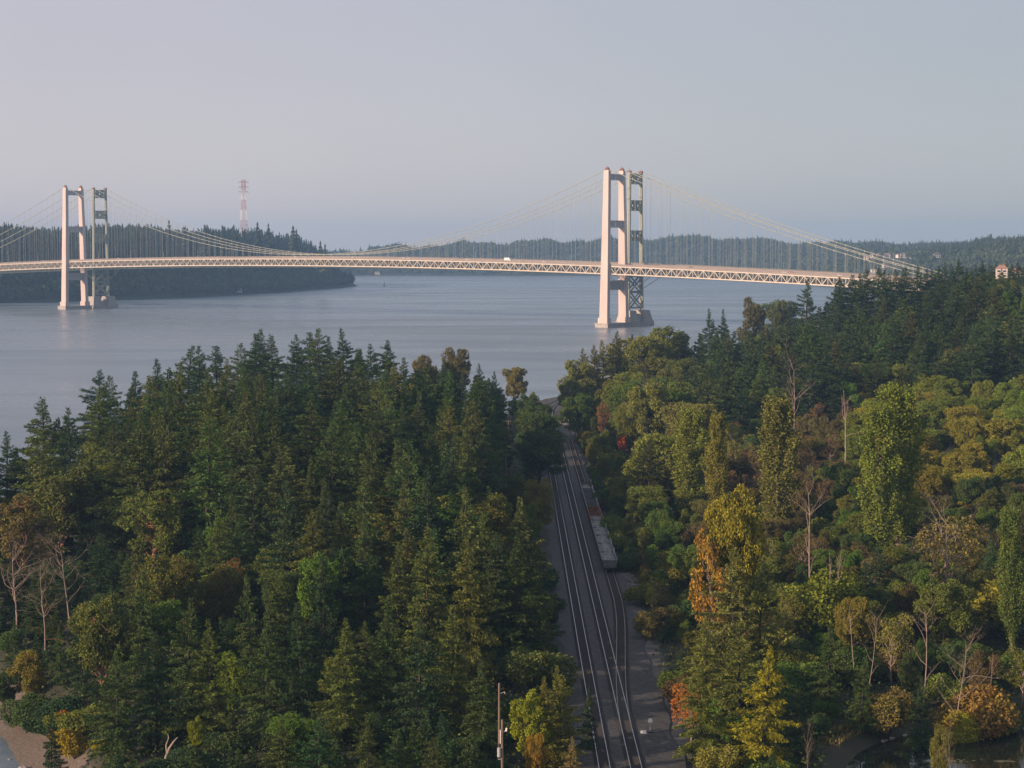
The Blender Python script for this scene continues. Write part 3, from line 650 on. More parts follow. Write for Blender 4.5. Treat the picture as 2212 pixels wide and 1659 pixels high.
 ('conifer', 4, 1875, 583, 910, 1.6, DK, 'dark conifer just below the hilltop skyline, third from where the bridge deck vanishes'),
 ('conifer', 5, 1908, 582, 900, 1.6, DK, 'dark conifer just below the hilltop skyline, fourth from where the bridge deck vanishes'),
 ('conifer', 0, 1938, 582, 910, 1.6, DK, 'dark conifer just below the hilltop skyline, fifth from where the bridge deck vanishes'),
 ('conifer', 1, 1966, 576, 900, 1.6, DK, 'dark conifer just below the hilltop skyline, sixth from where the bridge deck vanishes'),
 ('conifer', 2, 1998, 580, 910, 1.6, DK, 'dark conifer just below the hilltop skyline, seventh from where the bridge deck vanishes'),
 ('conifer', 3, 2028, 574, 905, 1.6, DK, 'dark conifer just below the hilltop skyline, eighth from where the bridge deck vanishes'),
 ('conifer', 4, 2058, 570, 905, 1.6, DK, 'dark conifer just below the hilltop skyline, ninth from where the bridge deck vanishes'),
 ('conifer', 5, 2088, 578, 910, 1.6, DK, 'dark conifer just below the hilltop skyline, tenth from where the bridge deck vanishes'),
 ('conifer', 1, 250, 1395, 268, 1.2, DK2, 'conifer in the front row of the wooded point, first from the beach'),
 ('conifer', 3, 335, 1365, 272, 1.3, DK, 'conifer in the front row of the wooded point, second from the beach'),
 ('conifer', 5, 455, 1335, 275, 1.4, (.046, .058, .019), 'conifer in the front row of the wooded point, third from the beach'),
 ('conifer', 1, 575, 1345, 270, 1.2, DK2, 'conifer in the front row of the wooded point, fourth from the beach'),
 ('conifer', 3, 655, 1300, 278, 1.3, DK, 'conifer in the front row of the wooded point, fifth from the beach'),
 ('conifer', 5, 745, 1335, 271, 1.4, (.046, .058, .019), 'conifer in the front row of the wooded point, sixth from the beach'),
 ('conifer', 1, 830, 1290, 280, 1.2, DK2, 'conifer in the front row of the wooded point, seventh from the beach'),
 ('conifer', 3, 905, 1335, 270, 1.3, DK, 'conifer in the front row of the wooded point, eighth from the beach'),
 ('conifer', 5, 975, 1305, 276, 1.4, (.046, .058, .019), 'conifer in the front row of the wooded point, ninth from the beach'),
 ('conifer', 1, 1042, 1425, 262, 1.2, DK2, 'conifer in the front row of the wooded point, tenth from the beach'),
 ('broadleaf', 0, 1166, 924, 570, 1.3, DK2, 'tall shading tree leaning over the outer rail, first in line toward the footbridge'),
 ('conifer', 1, 1163, 905, 600, 1.3, DK, 'tall shading tree leaning over the outer rail, second in line toward the footbridge'),
 ('broadleaf', 2, 1161, 887, 632, 1.3, DK2, 'tall shading tree leaning over the outer rail, third in line toward the footbridge'),
 ('broadleaf', 3, 1158, 871, 665, 1.3, DK2, 'tall shading tree leaning over the outer rail, fourth in line toward the footbridge'),
 ('conifer', 4, 1147, 858, 702, 1.05, DK, 'tall shading tree leaning over the outer rail, fifth in line toward the footbridge'),
 ('broadleaf', 0, 1140, 850, 742, 1.05, DK2, 'tall shading tree leaning over the outer rail, sixth in line toward the footbridge'),
 # beyond the rails
 ('conifer', 0, 1803, 612, 960, 1.30, DK, 'dark conifer on the hilltop skyline, first from where the bridge deck vanishes'),
 ('conifer', 1, 1828, 598, 930, 1.43, DK, 'dark conifer on the hilltop skyline, second from where the bridge deck vanishes'),
 ('conifer', 2, 1858, 590, 960, 1.56, DK, 'dark conifer on the hilltop skyline, third from where the bridge deck vanishes'),
 ('conifer', 3, 1896, 578, 930, 1.69, DK, 'dark conifer on the hilltop skyline, fourth from where the bridge deck vanishes'),
 ('conifer', 4, 1922, 590, 980, 1.30, DK, 'dark conifer on the hilltop skyline, fifth from where the bridge deck vanishes'),
 ('conifer', 5, 1950, 580, 940, 1.43, DK, 'dark conifer on the hilltop skyline, sixth from where the bridge deck vanishes'),
 ('conifer', 0, 1982, 573, 960, 1.56, DK, 'dark conifer on the hilltop skyline, seventh from where the bridge deck vanishes'),
 ('conifer', 1, 2012, 582, 930, 1.69, DK, 'dark conifer on the hilltop skyline, eighth from where the bridge deck vanishes'),
 ('conifer', 2, 2042, 565, 950, 1.30, DK, 'dark conifer on the hilltop skyline, ninth from where the bridge deck vanishes'),
 ('conifer', 3, 2072, 560, 930, 1.43, DK, 'dark conifer on the hilltop skyline, tenth from where the bridge deck vanishes'),
 ('conifer', 4, 2098, 578, 960, 1.56, DK, 'dark conifer on the hilltop skyline, eleventh from where the bridge deck vanishes'),
 ('conifer', 5, 2122, 563, 940, 1.69, DK, 'dark conifer on the hilltop skyline, twelfth from where the bridge deck vanishes'),
 ('conifer', 0, 2146, 592, 930, 1.30, DK, 'dark conifer on the hilltop skyline, thirteenth from where the bridge deck vanishes'),
 ('conifer', 1, 2200, 563, 960, 1.43, DK, 'dark conifer on the hilltop skyline, fourteenth from where the bridge deck vanishes'),
 ('conifer', 2, 2215, 572, 930, 1.56, DK, 'dark conifer on the hilltop skyline, fifteenth from where the bridge deck vanishes'),
 ('broadleaf', 1, 1150, 862, 690, 1.2, DK2, 'dark leafy tree overhanging the outer rail, first of the overhanging ones before the footbridge'),
 ('conifer', 3, 1148, 935, 640, 1.0, DK2, 'dark conifer overhanging the outer rail, second of the overhanging ones before the footbridge'),
 ('broadleaf', 3, 1160, 985, 600, 0.7, DK2, 'dark leafy tree overhanging the outer rail, third of the overhanging ones before the footbridge'),
 ('conifer', 0, 1140, 960, 575, 1.0, DK2, 'dark conifer overhanging the outer rail, fourth of the overhanging ones before the footbridge'),
 ('broadleaf', 0, 1165, 915, 745, 0.6, DK2, 'dark leafy tree overhanging the outer rail, fifth of the overhanging ones before the footbridge'),
 ('broadleaf', 0, 1252, 848, 700, 1.1, GRN, 'bright green tree hiding the inland end of the footbridge'),
 ('broadleaf', 5, 1592, 1085, 322, .54, (.10, .086, .014), 'golden orange maple rising above the tall ragged conifers'),
 ('thin', 0, 1536, 1150, 318, .55, (.21, .115, .018), 'thin orange leaved maple leaning out of the golden maple'),
 ('conifer', 4, 1585, 1185, 305, 1.35, (.066, .068, .025), 'tall ragged grey green conifer below the golden maple'),
 ('conifer', 2, 1640, 1215, 308, 1.2, (.060, .066, .022), 'wide ragged conifer touching the golden maple on the pond side'),
 ('conifer', 4, 1525, 1330, 285, 1.3, (.066, .072, .022), 'light green conifer between the rails and the ragged pair'),
 ('conifer', 2, 1600, 1345, 275, 1.5, (.056, .062, .020), 'broad conifer with rusty dead twigs, in front of the ragged pair'),
 ('conifer', 0, 1650, 1395, 258, 1.55, (.105, .095, .012), 'bright yellow lit conifer with upswept boughs, largest near the pond'),  # the yellow is sunlight put into the needle colour
 ('conifer', 3, 1520, 1440, 262, 1.4, (.050, .058, .016), 'dark green conifer behind the orange maple'),
 ('thin', 1, 1490, 1478, 266, .95, ORG, 'vivid orange maple peeping out beside the switch'),
 ('conifer', 3, 1790, 1345, 290, 1.1, DK2, 'dark pointed conifer with a loose crown near the twin snags'),
 ('conifer', 0, 1860, 1415, 280, 1.1, DK2, 'dark conifer in front of the twin snags'),
 ('conifer', 0, 1990, 1460, 275, 1.05, DK, 'dark young conifer at the foot of the forked snag'),
 ('conifer', 3, 1730, 1470, 262, 1.2, DK, 'low black green conifer beside the bright yellow lit conifer'),
 ('poplar', 1, 1482, 885, 480, 1.1, (.075, .085, .022), 'wide green poplar nearest to the rails'),
 ('poplar', 0, 1555, 898, 455, .72, (.085, .078, .020), 'slender yellow poplar, thinnest in the row'),
 ('poplar', 0, 1683, 866, 440, 1.05, POP, 'tall olive poplar with pale bare stems'),
 ('poplar', 1, 1945, 838, 425, 1.0, (.062, .078, .016), 'massive green poplar with double top'),
 ('poplar', 1, 1905, 880, 415, .95, (.060, .075, .016), 'green poplar fused to the massive double topped one'),
 ('poplar', 0, 2192, 1105, 330, .8, (.042, .058, .017), 'small pointed poplar with bare lower twigs'),
 ('dead', 3, 1748, 1068, 372, 1.0, BRN, 'bare pale tree standing between two tall poplars'),
 ('thin', 1, 2052, 1108, 352, 1.05, (.075, .060, .026), 'half bare grey tree with a rounded twiggy crown'),
 ('dead', 2, 2052, 1125, 350, .9, BRN, 'pale branching trunk inside the rounded twiggy crown'),
 ('dead', 0, 1848, 1308, 305, .8, BRN, 'straight bare snag, thinner of the twin snags'),
 ('dead', 3, 1874, 1332, 298, .8, BRN, 'bare snag with upswept side limbs, thicker of the twin snags'),
 ('dead', 3, 1997, 1325, 292, .9, BRN, 'tall bare snag with forked top above the dark conifer'),
 ('dead', 2, 2066, 1405, 282, 1.0, BRN, 'twiggy many stemmed bare snag beside the pond'),
 ('dead', 0, 2140, 1405, 290, .6, BRN, 'short bare snag behind the rusty bush'),
 ('dead', 0, 1807, 1185, 345, .7, BRN, 'thin bare pole snag over the bright shrub'),
 ('dead', 0, 1795, 1190, 348, .6, BRN, 'thinnest bare pole snag beside the other one'),
 ('dead', 0, 1824, 842, 560, 1.1, BRN, 'white broken snag standing on the dark hillside'),
 ('dead', 1, 1720, 800, 620, .9, BRN, 'bare twisted tree high on the hillside'),
 ('dead', 1, 1400, 838, 640, 1.0, BRN, 'pale leaning bare tree in the sunlit slope by the rails'),
 ('broadleaf', 0, 2040, 1250, 330, 1.15, (.050, .060, .018), 'large round topped green bush tree behind the snags'),
 ('shrub', 0, 2180, 1225, 345, 1.6, (.090, .082, .016), 'olive yellow rounded bush under the small poplar'),
 ('broadleaf', 3, 1845, 1285, 325, .9, (.080, .068, .018), 'olive gold rounded tree behind the twin snags'),
 ('shrub', 1, 1795, 1215, 346, 1.2, (.060, .070, .014), 'bright green shrub under the thin pole snags'),
 ('shrub', 1, 1920, 1470, 280, .9, (.070, .055, .024), 'brown drooping shrub between two dark young conifers'),
 ('shrub', 2, 2120, 1480, 285, 1.1, (.10, .06, .022), 'rusty red bush on the pond bank'),
 ('shrub', 0, 2085, 1530, 280, .9, (.12, .11, .014), 'yellow flecked low bush on the pond bank'),
 ('shrub', 1, 2170, 1520, 284, 1.0, (.060, .070, .016), 'green bush at the end of the pond bank'),
 ('madrona', 1, 2030, 1560, 258, .45, (.060, .058, .02), 'small leaning madrona with red limbs over the pond'),
 ('dead', 1, 2055, 1590, 250, .35, BRN, 'small grey dead branch tree standing in the pond margin'),
 ('dead', 2, 1745, 1590, 245, .35, BRN, 'grey bare twigs in front of the bright yellow lit conifer'),
 ('thin', 0, 1343, 940, 640, .8, RED, 'scarlet leaved tree glowing in the slope above the rails'),
 ('thin', 0, 1305, 868, 690, .8, (.17, .09, .035), 'dry orange brown tree in the slope above the footbridge'),
 ('broadleaf', 0, 1405, 818, 640, .95, (.085, .088, .028), 'sunlit pale olive tree with visible white limbs'),
 ('broadleaf', 2, 1232, 880, 720, 1.0, (.050, .066, .020), 'green tree overhanging the footbridge railing'),
 ('broadleaf', 3, 1250, 775, 800, 1.05, (.075, .078, .025), 'tall olive tree at the water beyond the rail curve'),
 ('conifer', 1, 1330, 716, 830, 1.1, (.045, .042, .02), 'brown tinged conifer at the top of the shore slope'),
 ('conifer', 5, 1360, 722, 835, 1.0, (.036, .042, .02), 'conifer behind the brown tinged one, showing its tip against water'),
 ('conifer', 3, 1285, 745, 810, 1.2, (.055, .048, .022), 'squat bronze conifer nearest to the bridge tower pier'),
 ('conifer', 2, 1742, 604, 1000, 1.25, DK, 'tall tiered conifer standing out against the bridge truss'),
 ('broadleaf', 1, 1637, 640, 1060, .75, (.045, .040, .022), 'dark domed tree alone against the water below the bridge'),
 ('broadleaf', 2, 1690, 645, 1090, .8, (.032, .040, .022), 'round tree next to the domed one below the bridge'),
 ('conifer', 0, 1533, 668, 1010, 1.1, DK, 'dark conifer pair tip above the gold shore trees'),
 ('conifer', 5, 1567, 668, 1020, 1.2, DK, 'second dark conifer tip above the gold shore trees'),
]
CAPL = np.array([(-80, 950), (0, 925), (60, 880), (95, 862), (150, 880), (215, 800), (300, 802), (345, 778), (400, 748), (470, 745), (560, 714), (620, 722), (690, 714), (745, 716), (800, 742), (840, 738), (900, 765), (960, 770), (1040, 785), (1070, 800), (1085, 880), (1205, 900)])
CAPR = np.array([(1200, 880), (1215, 835), (1250, 780), (1290, 740), (1330, 722), (1400, 716), (1450, 702), (1530, 690), (1600, 688), (1660, 690), (1720, 670), (1760, 640), (1800, 612), (1850, 588), (1900, 576), (1960, 571), (2060, 563), (2140, 562), (2150, 590), (2212, 590), (2300, 590)])
def cap(px): return np.interp(px, CAPL[:, 0], CAPL[:, 1]) if px < 1200 else np.interp(px, CAPR[:, 0], CAPR[:, 1])

plan = []                       # everything that will be planted: dicts
for h in HERO:
    kind, v, px, ty, D, w, col, lab = h
    if max(col) < .14 and col not in (DK, DK2, OLG, GRN, BRN, OLV, POP): col = (col[0] * 1.5, col[1] * 1.55, col[2] * 1.05)
    if kind == 'conifer': w *= .82
    X, Y, Zt = unproj(px, ty, D); Zg = float(height(X, Y)); H = max(3.0, Zt - Zg)
    plan.append(dict(kind=kind, v=v, X=X, Y=Y, Z=Zg - .15, H=H, w=w, col=col, label=lab, hero=True))
HX = np.array([(p['X'], p['Y']) for p in plan])

rf = random.Random(5)
def jit(col, a=.22):
    k = 1 + rf.uniform(-a, a); return tuple(max(.004, c * k * (1 + rf.uniform(-.12, .12))) for c in col)
cands = []
def area(x0, x1, y0, y1, step, fn):
    y = y0; row = 0
    while y < y1:
        x = x0 + (row % 2) * step / 2
        while x < x1:
            X = x + rf.uniform(-.38, .38) * step; Y = y + rf.uniform(-.38, .38) * step
            cands.append((X, Y, fn)); x += step
        y += step * .9; row += 1
def left_kind(X, Y):
    u = rf.random()
    if u < .86: return 'conifer', rf.uniform(16, 32) + 5 * float(sstep((Y - 520) / 100)), rf.uniform(.95, 1.4), jit(rf.choice([DK, DK2, DK2, (.052, .074, .020), (.066, .078, .022)])), 'point'
    if u < .94: return 'broadleaf', rf.uniform(11, 19), rf.uniform(.8, 1.05), jit(rf.choice([OLG, GRN, DK2])), 'point'
    return 'madrona', rf.uniform(12, 19), rf.uniform(.8, 1.0), jit(OLG), 'point'
def under_kind(X, Y):
    if rf.random() < .7: return 'shrub', rf.uniform(3, 5.5), rf.uniform(.9, 1.3), jit(rf.choice([DK, DK, DK2])), 'point'
    return 'conifer', rf.uniform(6, 11), rf.uniform(1.1, 1.5), jit(rf.choice([DK, DK, DK2])), 'point'
def edge_kind(X, Y):
    if rf.random() < .4: return 'shrub', rf.uniform(4, 6.5), rf.uniform(.9, 1.2), jit(rf.choice([DK2, GRN, OLG])), 'low'
    return 'broadleaf', rf.uniform(7, 12), rf.uniform(.8, 1.0), jit(rf.choice([GRN, OLG, DK2, OLV])), 'low'
def low_kind(X, Y):
    u = rf.random(); far = sstep((Y - 400) / 150)
    if u < .42: return 'shrub', rf.uniform(3.5, 7.5), rf.uniform(.9, 1.3), jit(rf.choice([DK2, GRN, OLG, BRN, OLV])), 'low'
    if u < .80: return 'broadleaf', rf.uniform(7, 11) + 5 * float(far), rf.uniform(.9, 1.2), jit(rf.choice([DK2, OLG, (.07, .062, .022), GRN])), 'low'
    if u < .90: return 'thin', rf.uniform(8, 12), 1.0, jit(rf.choice([BRN, OLV])), 'low'
    return 'conifer', rf.uniform(9, 14), rf.uniform(1.2, 1.5), jit(DK), 'low'
def slope_kind(X, Y):
    u = rf.random(); px = PW / 2 + F * X / Y
    if px < 1500 and Y > 480:
        if u < .80: return 'broadleaf', rf.uniform(15, 24), rf.uniform(.9, 1.15), jit(rf.choice([OLG, (.095, .105, .026), OLV, GRN])), 'slope'
        return 'conifer', rf.uniform(16, 24), rf.uniform(1, 1.2), jit(rf.choice([DK2, (.040, .042, .02)])), 'slope'
    if Y < 660 and px > 1850:
        if u < .75: return 'broadleaf', rf.uniform(10, 17), rf.uniform(1.0, 1.3), jit(rf.choice([(.125, .12, .018), (.15, .13, .018), (.10, .125, .018), (.09, .11, .018)])), 'slope'  # sunlit band: leaf colours raised to carry the sunlight
        return 'shrub', rf.uniform(5, 8), 1.2, jit(rf.choice([(.14, .125, .02), OLV, GRN])), 'slope'
    if Y < 640:
        if u < .6: return 'broadleaf', rf.uniform(8, 14), rf.uniform(.9, 1.2), jit(rf.choice([BRN, (.085, .075, .026), OLG, DK2])), 'slope'
        return 'thin', rf.uniform(9, 14), 1.0, jit(rf.choice([BRN, (.09, .06, .028), OLV])), 'slope'
    if u < .30: return 'broadleaf', rf.uniform(12, 19), rf.uniform(.9, 1.15), jit(rf.choice([DK2, OLG, GRN, (.05, .045, .02)])), 'slope'
    return 'conifer', rf.uniform(16, 30), rf.uniform(1.1, 1.5), jit(rf.choice([DK, DK, DK2, (.04, .05, .02)])), 'slope'
area(-145, 8, 236, 860, 8.8, left_kind)
area(-100, 6, 238, 420, 7.5, under_kind)
area(23, 135, 240, 480, 6.2, low_kind)
area(25, 36, 420, 720, 4.6, edge_kind)
area(26, 330, 480, 1320, 10.2, slope_kind)
area(150, 520, 1320, 1660, 17, slope_kind)
fill = []
for X, Y, fn in cands:
    px = PW / 2 + F * X / Y
    if px < -70 or px > 2290: continue
    d = float(seg_dist(np.array([X]), np.array([Y]), SHORE[:-1])[0])
    if not bool(inside(np.array([X]), np.array([Y]), SHORE)[0]) or d < (7 if Y > 305 else 10): continue
    rd = float(seg_dist(np.array([X]), np.array([Y]), RAIL)[0])
    kind, H, w, col, zone = fn(X, Y)
    lim = (9.8 if kind == 'shrub' else 11.2) if Y < 420 and X < 17 else (9.2 if Y < 560 else 7.8)
    if X > 17: lim = (7.6 if kind == 'shrub' else 10) if Y < 600 else 8.4
    if rd < lim: continue
    if X > 17 and rd < 15 and Y < 560: H = min(H, 7)
    if np.hypot((X - POND[0]) / POND[2], (Y - POND[1]) / POND[3]) < 1.2: continue
    hd = np.hypot(HX[:, 0] - X, HX[:, 1] - Y).min()
    if hd < 3.6: continue
    if zone == 'point' and Y < 290 and X < -62: continue
    if Y < 272: H = min(H, rf.uniform(11, 17) if X < 10 else rf.uniform(4, 8))
    Z = float(height(X, Y))
    # trees on the skyline of the woods are no taller than the skyline of the photo
    for _ in range(14):
        if proj(X, Y, Z + H)[1] < cap(px) + rf.uniform(-2, 26): H *= .93
    # a tree in front of a described one leaves the upper half of it open
    rad_ = PROTO[kind][0]['R'] * H / PROTO[kind][0]['H'] * w
    for hp_ in plan:
        if hp_['Y'] > Y and hp_['Y'] - Y < 90:
            hx, hy = proj(hp_['X'], hp_['Y'], hp_['Z'] + hp_['H']); _, hb = proj(hp_['X'], hp_['Y'], hp_['Z'])
            if abs(hx - px) < F * (rad_ + 2) / Y:
                lim_y = hy + .72 * (hb - hy)
                while proj(X, Y, Z + H)[1] < lim_y and H > (4 if kind == 'shrub' and Y > 262 else 1): H *= .93
    if H < (3 if kind == 'shrub' else 4.5): continue
    if zone == 'low' and 20 < X < 34 and Y < 420: H = min(H, 5.5)
    fill.append(dict(kind=kind, v=rf.randrange(6 if kind != 'broadleaf' else 5), X=X, Y=Y, Z=Z - .15, H=H, w=w, col=col, zone=zone, hero=False))

# keep the trees that show: walk from the camera outward with a skyline per picture column
allp = sorted(plan + fill, key=lambda q: q['Y']); cov = np.full(2500, PH); keep = []
for t in allp:
    pr = PROTO[t['kind']][t['v'] % len(PROTO[t['kind']])]; rad = pr['R'] * t['H'] / pr['H'] * t['w']
    cx, ty = proj(t['X'], t['Y'], t['Z'] + t['H']); _, by = proj(t['X'], t['Y'], t['Z']); hw = F * rad / t['Y']
    c = np.arange(int(max(0, cx - hw + 144)), int(min(2499, cx + hw + 144)))
    if not len(c): continue
    u = np.abs(c - 144 - cx) / hw
    prof = ty + (by - ty) * (u if t['kind'] == 'conifer' else .6 * u * u)
    inn = (c > 144) & (c < 2356)
    vis = np.maximum(0, np.minimum(cov[c], PH) - np.maximum(prof, 0))[inn].sum()
    t['vis'] = vis
    if t['hero'] or vis > 260 * (1 if t['kind'] != 'shrub' else .6):
        keep.append(t)
        if t['kind'] not in ('dead', 'thin'): cov[c] = np.minimum(cov[c], prof + .12 * (by - ty))
# at most 300 of a kind as objects, the ones that show most; the rest of the woods is one mass per kind
by_kind = {}; REST = {}
for t in keep: by_kind.setdefault(t['kind'], []).append(t)
for k, L in by_kind.items():
    if len(L) > 295:
        REST[k] = sorted([t for t in L if not t['hero']], key=lambda q: q['vis'])[:len(L) - 295]
gone = {id(t) for L in REST.values() for t in L}; keep = [t for t in keep if id(t) not in gone]
LITE = dict(conifer=[(conifer(90 + k, 30, 9.0, 2.0, .06, .28, 1.15, shape=.85)[1], 30) for k in range(3)],
            broadleaf=[(broadleaf(95 + k, 20, 6.4, .2, 22, 170, .8)[1], 20) for k in range(3)])
for k, L in REST.items():
    if k not in LITE: continue
    b = MB()
    for n_, t in enumerate(L):
        lf, h0 = LITE[k][n_ % 3]; V = np.concatenate(lf.v); a_ = rf.uniform(0, 6.28); c_, s_ = math.cos(a_), math.sin(a_); f = t['H'] / h0
        P = np.stack([(V[:, 0] * c_ - V[:, 1] * s_) * f * t['w'] + t['X'], (V[:, 0] * s_ + V[:, 1] * c_) * f * t['w'] + t['Y'], V[:, 2] * f + t['Z']], 1)
        b.polys(P.reshape(-1, 4, 3))
    o = b.build({'conifer': 'conifer_woods', 'broadleaf': 'broadleaf_woods'}[k], M['needles' if k == 'conifer' else 'leaves'], kind='stuff'); o.color = (*((.034, .056, .020) if k == 'conifer' else OLG), 1)
COUNTS = {k: len(L) for k, L in by_kind.items()}

ORD = ['first', 'second', 'third', 'fourth', 'fifth', 'sixth', 'seventh', 'eighth', 'ninth', 'tenth', 'eleventh', 'twelfth', 'thirteenth', 'fourteenth', 'fifteenth', 'sixteenth', 'seventeenth', 'eighteenth', 'nineteenth', 'twentieth',
       'twenty-first', 'twenty-second', 'twenty-third', 'twenty-fourth', 'twenty-fifth', 'twenty-sixth', 'twenty-seventh', 'twenty-eighth', 'twenty-ninth', 'thirtieth']
def hue_word(c):
    r_, g_, b_ = c
    if r_ > g_ * 1.3: return 'brown'
    if r_ > .125: return 'yellowish'
    if r_ > g_ * .88: return 'olive'
    return 'dark green' if g_ < .066 else 'green'
ZONE = dict(point='on the wooded point', low='in the low woods', slope='on the wooded hillside')
KW = dict(conifer='conifer', broadleaf='leafy tree', madrona='madrona', shrub='shrub', thin='twiggy tree')
GROUP = dict(conifer='conifers of the woods', broadleaf='leafy trees of the woods', madrona='madronas of the woods', shrub='shrubs of the woods', thin='thin twiggy trees of the woods', dead='bare dead trees', poplar='tall poplars beyond the rails')
rows = {}
for t in keep:
    if not t['hero']: rows.setdefault((t['kind'], t['zone'], int((t['Y'] - 260) // 40), hue_word(t['col'])), []).append(t)
band_of = {}
for (k, z, b, h) in rows: band_of.setdefault((k, z, h), set()).add(b)
for (k, z, b, h), L in rows.items():
    br = sorted(band_of[(k, z, h)]).index(b); L.sort(key=lambda q: q['X'])
    for i, t in enumerate(L):
        rowtxt = 'front row' if br == 0 else ORD[br] + ' row back'
        t['label'] = f"{h} {KW[k]} {ZONE[z]}, {rowtxt}" + (f", {ORD[min(i, 29)]} from the water" if len(L) > 1 else '')
for t in keep:
    plant(t['kind'], t['v'], t['X'], t['Y'], t['Z'], t['H'], t['w'], t['col'], rf.uniform(0, 6.28), t['label'], GROUP[t['kind']],
          (R(rf.gauss(0, 1.5)), R(rf.gauss(0, 1.5))))

# undergrowth: what covers the floor between the trees
def undergrowth():
    r = np.random.default_rng(9); n = 260000
    Y = 225 + 900 * r.random(n) ** 1.25; px = r.uniform(-60, 2280, n); X = (px - PW / 2) / F * Y
    d = seg_dist(X, Y, SHORE[:-1]); rd = seg_dist(X, Y, RAIL); e = r.random(n) * 3
    lim = np.where(X < 16.7, np.where(Y > 540, 7.2, 9.5) + e, 7.4 + .5 * e)
    k = inside(X, Y, SHORE) & (d > 7.5 + e) & (rd > lim) & (np.hypot((X - POND[0]) / POND[2], (Y - POND[1]) / POND[3]) > 1.1)
    X, Y = X[k], Y[k]; n = len(X); Z = height(X, Y) + r.random(n) ** 2 * 2.2 * np.clip((rd[k] - 9) / 6, .2, 1)
    D = r.normal(size=(n, 3)); D[:, 2] = np.abs(D[:, 2]) * .6; D /= np.linalg.norm(D, axis=1, keepdims=True); ln = r.uniform(.3, .85, n)
    o = MB().polys(kites(np.stack([X, Y, Z], 1), D * ln[:, None], ln * .6, r, .1)).build('undergrowth', M['leaves'], kind='stuff'); o.color = (.034, .050, .017, 1)
undergrowth()
# ------------------------------------------------------------------ rails
PB = resample(RAIL, 0.6)
def frame(P):
    T = np.gradient(P, axis=0); T /= np.linalg.norm(T, axis=1, keepdims=True); return T, np.stack([-T[:, 1], T[:, 0]], 1)   # normal points to the water side
TB, NB = frame(PB)
sB = np.concatenate([[0], np.cumsum(np.hypot(*np.diff(PB, axis=0).T))])
ZB = 8.0
def sheet(name, o0, o1, z0, z1, mat, kind='structure', sel=slice(None), wob=0.0):
    P, Nn = PB[sel], NB[sel]; m = len(P); wv = wob * np.cumsum(rng.normal(0, .25, m)) if wob else 0
    wv = wob * (np.sin(P[:, 1] * .13) + np.sin(P[:, 1] * .31 + 1)) if wob else np.zeros(m)
    cols = []
    for o, z in ((o0 - 1.1, z0 - .55), (o0, z0), (o1, z1), (o1 + 1.1, z1 - .55)):
        q = P + Nn * (o + (wv if o > 0 else -wv))[:, None]; cols.append(np.stack([q[:, 0], q[:, 1], np.full(m, z)], 1))
    return MB().grid(np.stack(cols, 1)[::-1]).build(name, mat, kind=kind)
sheet('ballast_bed', -6.7, 7.8, ZB, ZB, M['ballast'], wob=.35)
M['service'] = plain('service_road_gravel', (0.085, 0.078, 0.072), 1, 0, 0.6, 0.35, 0.4)  # darkened like the ballast, with the corridor's shade in the colour
q = (PB[:, 1] > 262) & (PB[:, 1] < 430)
sheet('service_road', -9.4, -7.0, 7.86, 7.86, M['service'], sel=q, wob=.35)
# railway tracks: rails and sleepers, the siding leaves the inner track at the switch
def track(off, s0, s1, label, railmat, tz, n_ties=100):
    k = (PB[:, 1] >= s0) & (PB[:, 1] <= s1); P, T = PB[k], TB[k]; o = off(P[:, 1]); Nn = NB[k]
    Cc = P + Nn * o[:, None]; T2, N2 = frame(Cc)
    root = empty('railway_track', (Cc[0, 0], Cc[0, 1], ZB), 0, label, 'railway track', 'tracks in the rail corridor')
    off0 = (Cc[0, 0], Cc[0, 1], ZB)
    for sg in (-.7525, .7525):
        b = MB(); q = Cc + N2 * sg; m = len(q); z0, z1 = ZB + .10 + tz, ZB + .27 + tz
        prof = [(-.07, z0), (-.055, z0 + .02), (-.037, z1 - .03), (-.037, z1), (.037, z1), (.037, z1 - .03), (.055, z0 + .02), (.07, z0)]
        b.grid(np.stack([np.stack([*(q + N2 * dx).T, np.full(m, zz)], 1) for dx, zz in prof], 1)); b.build('rail', M[railmat], root, off0)
    tie = MB().box((0, 0, 0), (2.6, .24, .14)).mesh('tie', M['tie'])
    d = np.concatenate([[0], np.cumsum(np.hypot(*np.diff(Cc, axis=0).T))]); far = MB(); cnt = 0
    for s in np.arange(.3, d[-1], .56):
        x, y = np.interp(s, d, Cc[:, 0]), np.interp(s, d, Cc[:, 1]); a = math.atan2(np.interp(s, d, T2[:, 1]), np.interp(s, d, T2[:, 0])) - math.pi / 2
        if y > 258 and cnt < n_ties:
            t = link('tie', tie, root, (x - off0[0], y - off0[1], tz + .03)); t.rotation_euler = (0, 0, a + rf.gauss(0, .012)); cnt += 1
        else:
            c, s_ = math.cos(a), math.sin(a); far.box((x, y, ZB + tz + .03), (2.6, .24, .14), [(c, s_, 0), (-s_, c, 0), (0, 0, 1)])
    far.build('ties', M['tie'], root, off0, kind='stuff')
    return root
track(lambda y: 4.25 + 0 * y, 140, 985, 'main railway track on the water side of the gravel bed', 'rail', 0)
track(lambda y: 0 * y, 140, 985, 'main railway track in the middle, joined by the switch', 'rail', .004)
def siding(y): return -4.35 * sstep((y - 277) / 112)
track(siding, 277.5, 700, 'dull siding track that carries the gravel cars', 'rust_rail', .02)

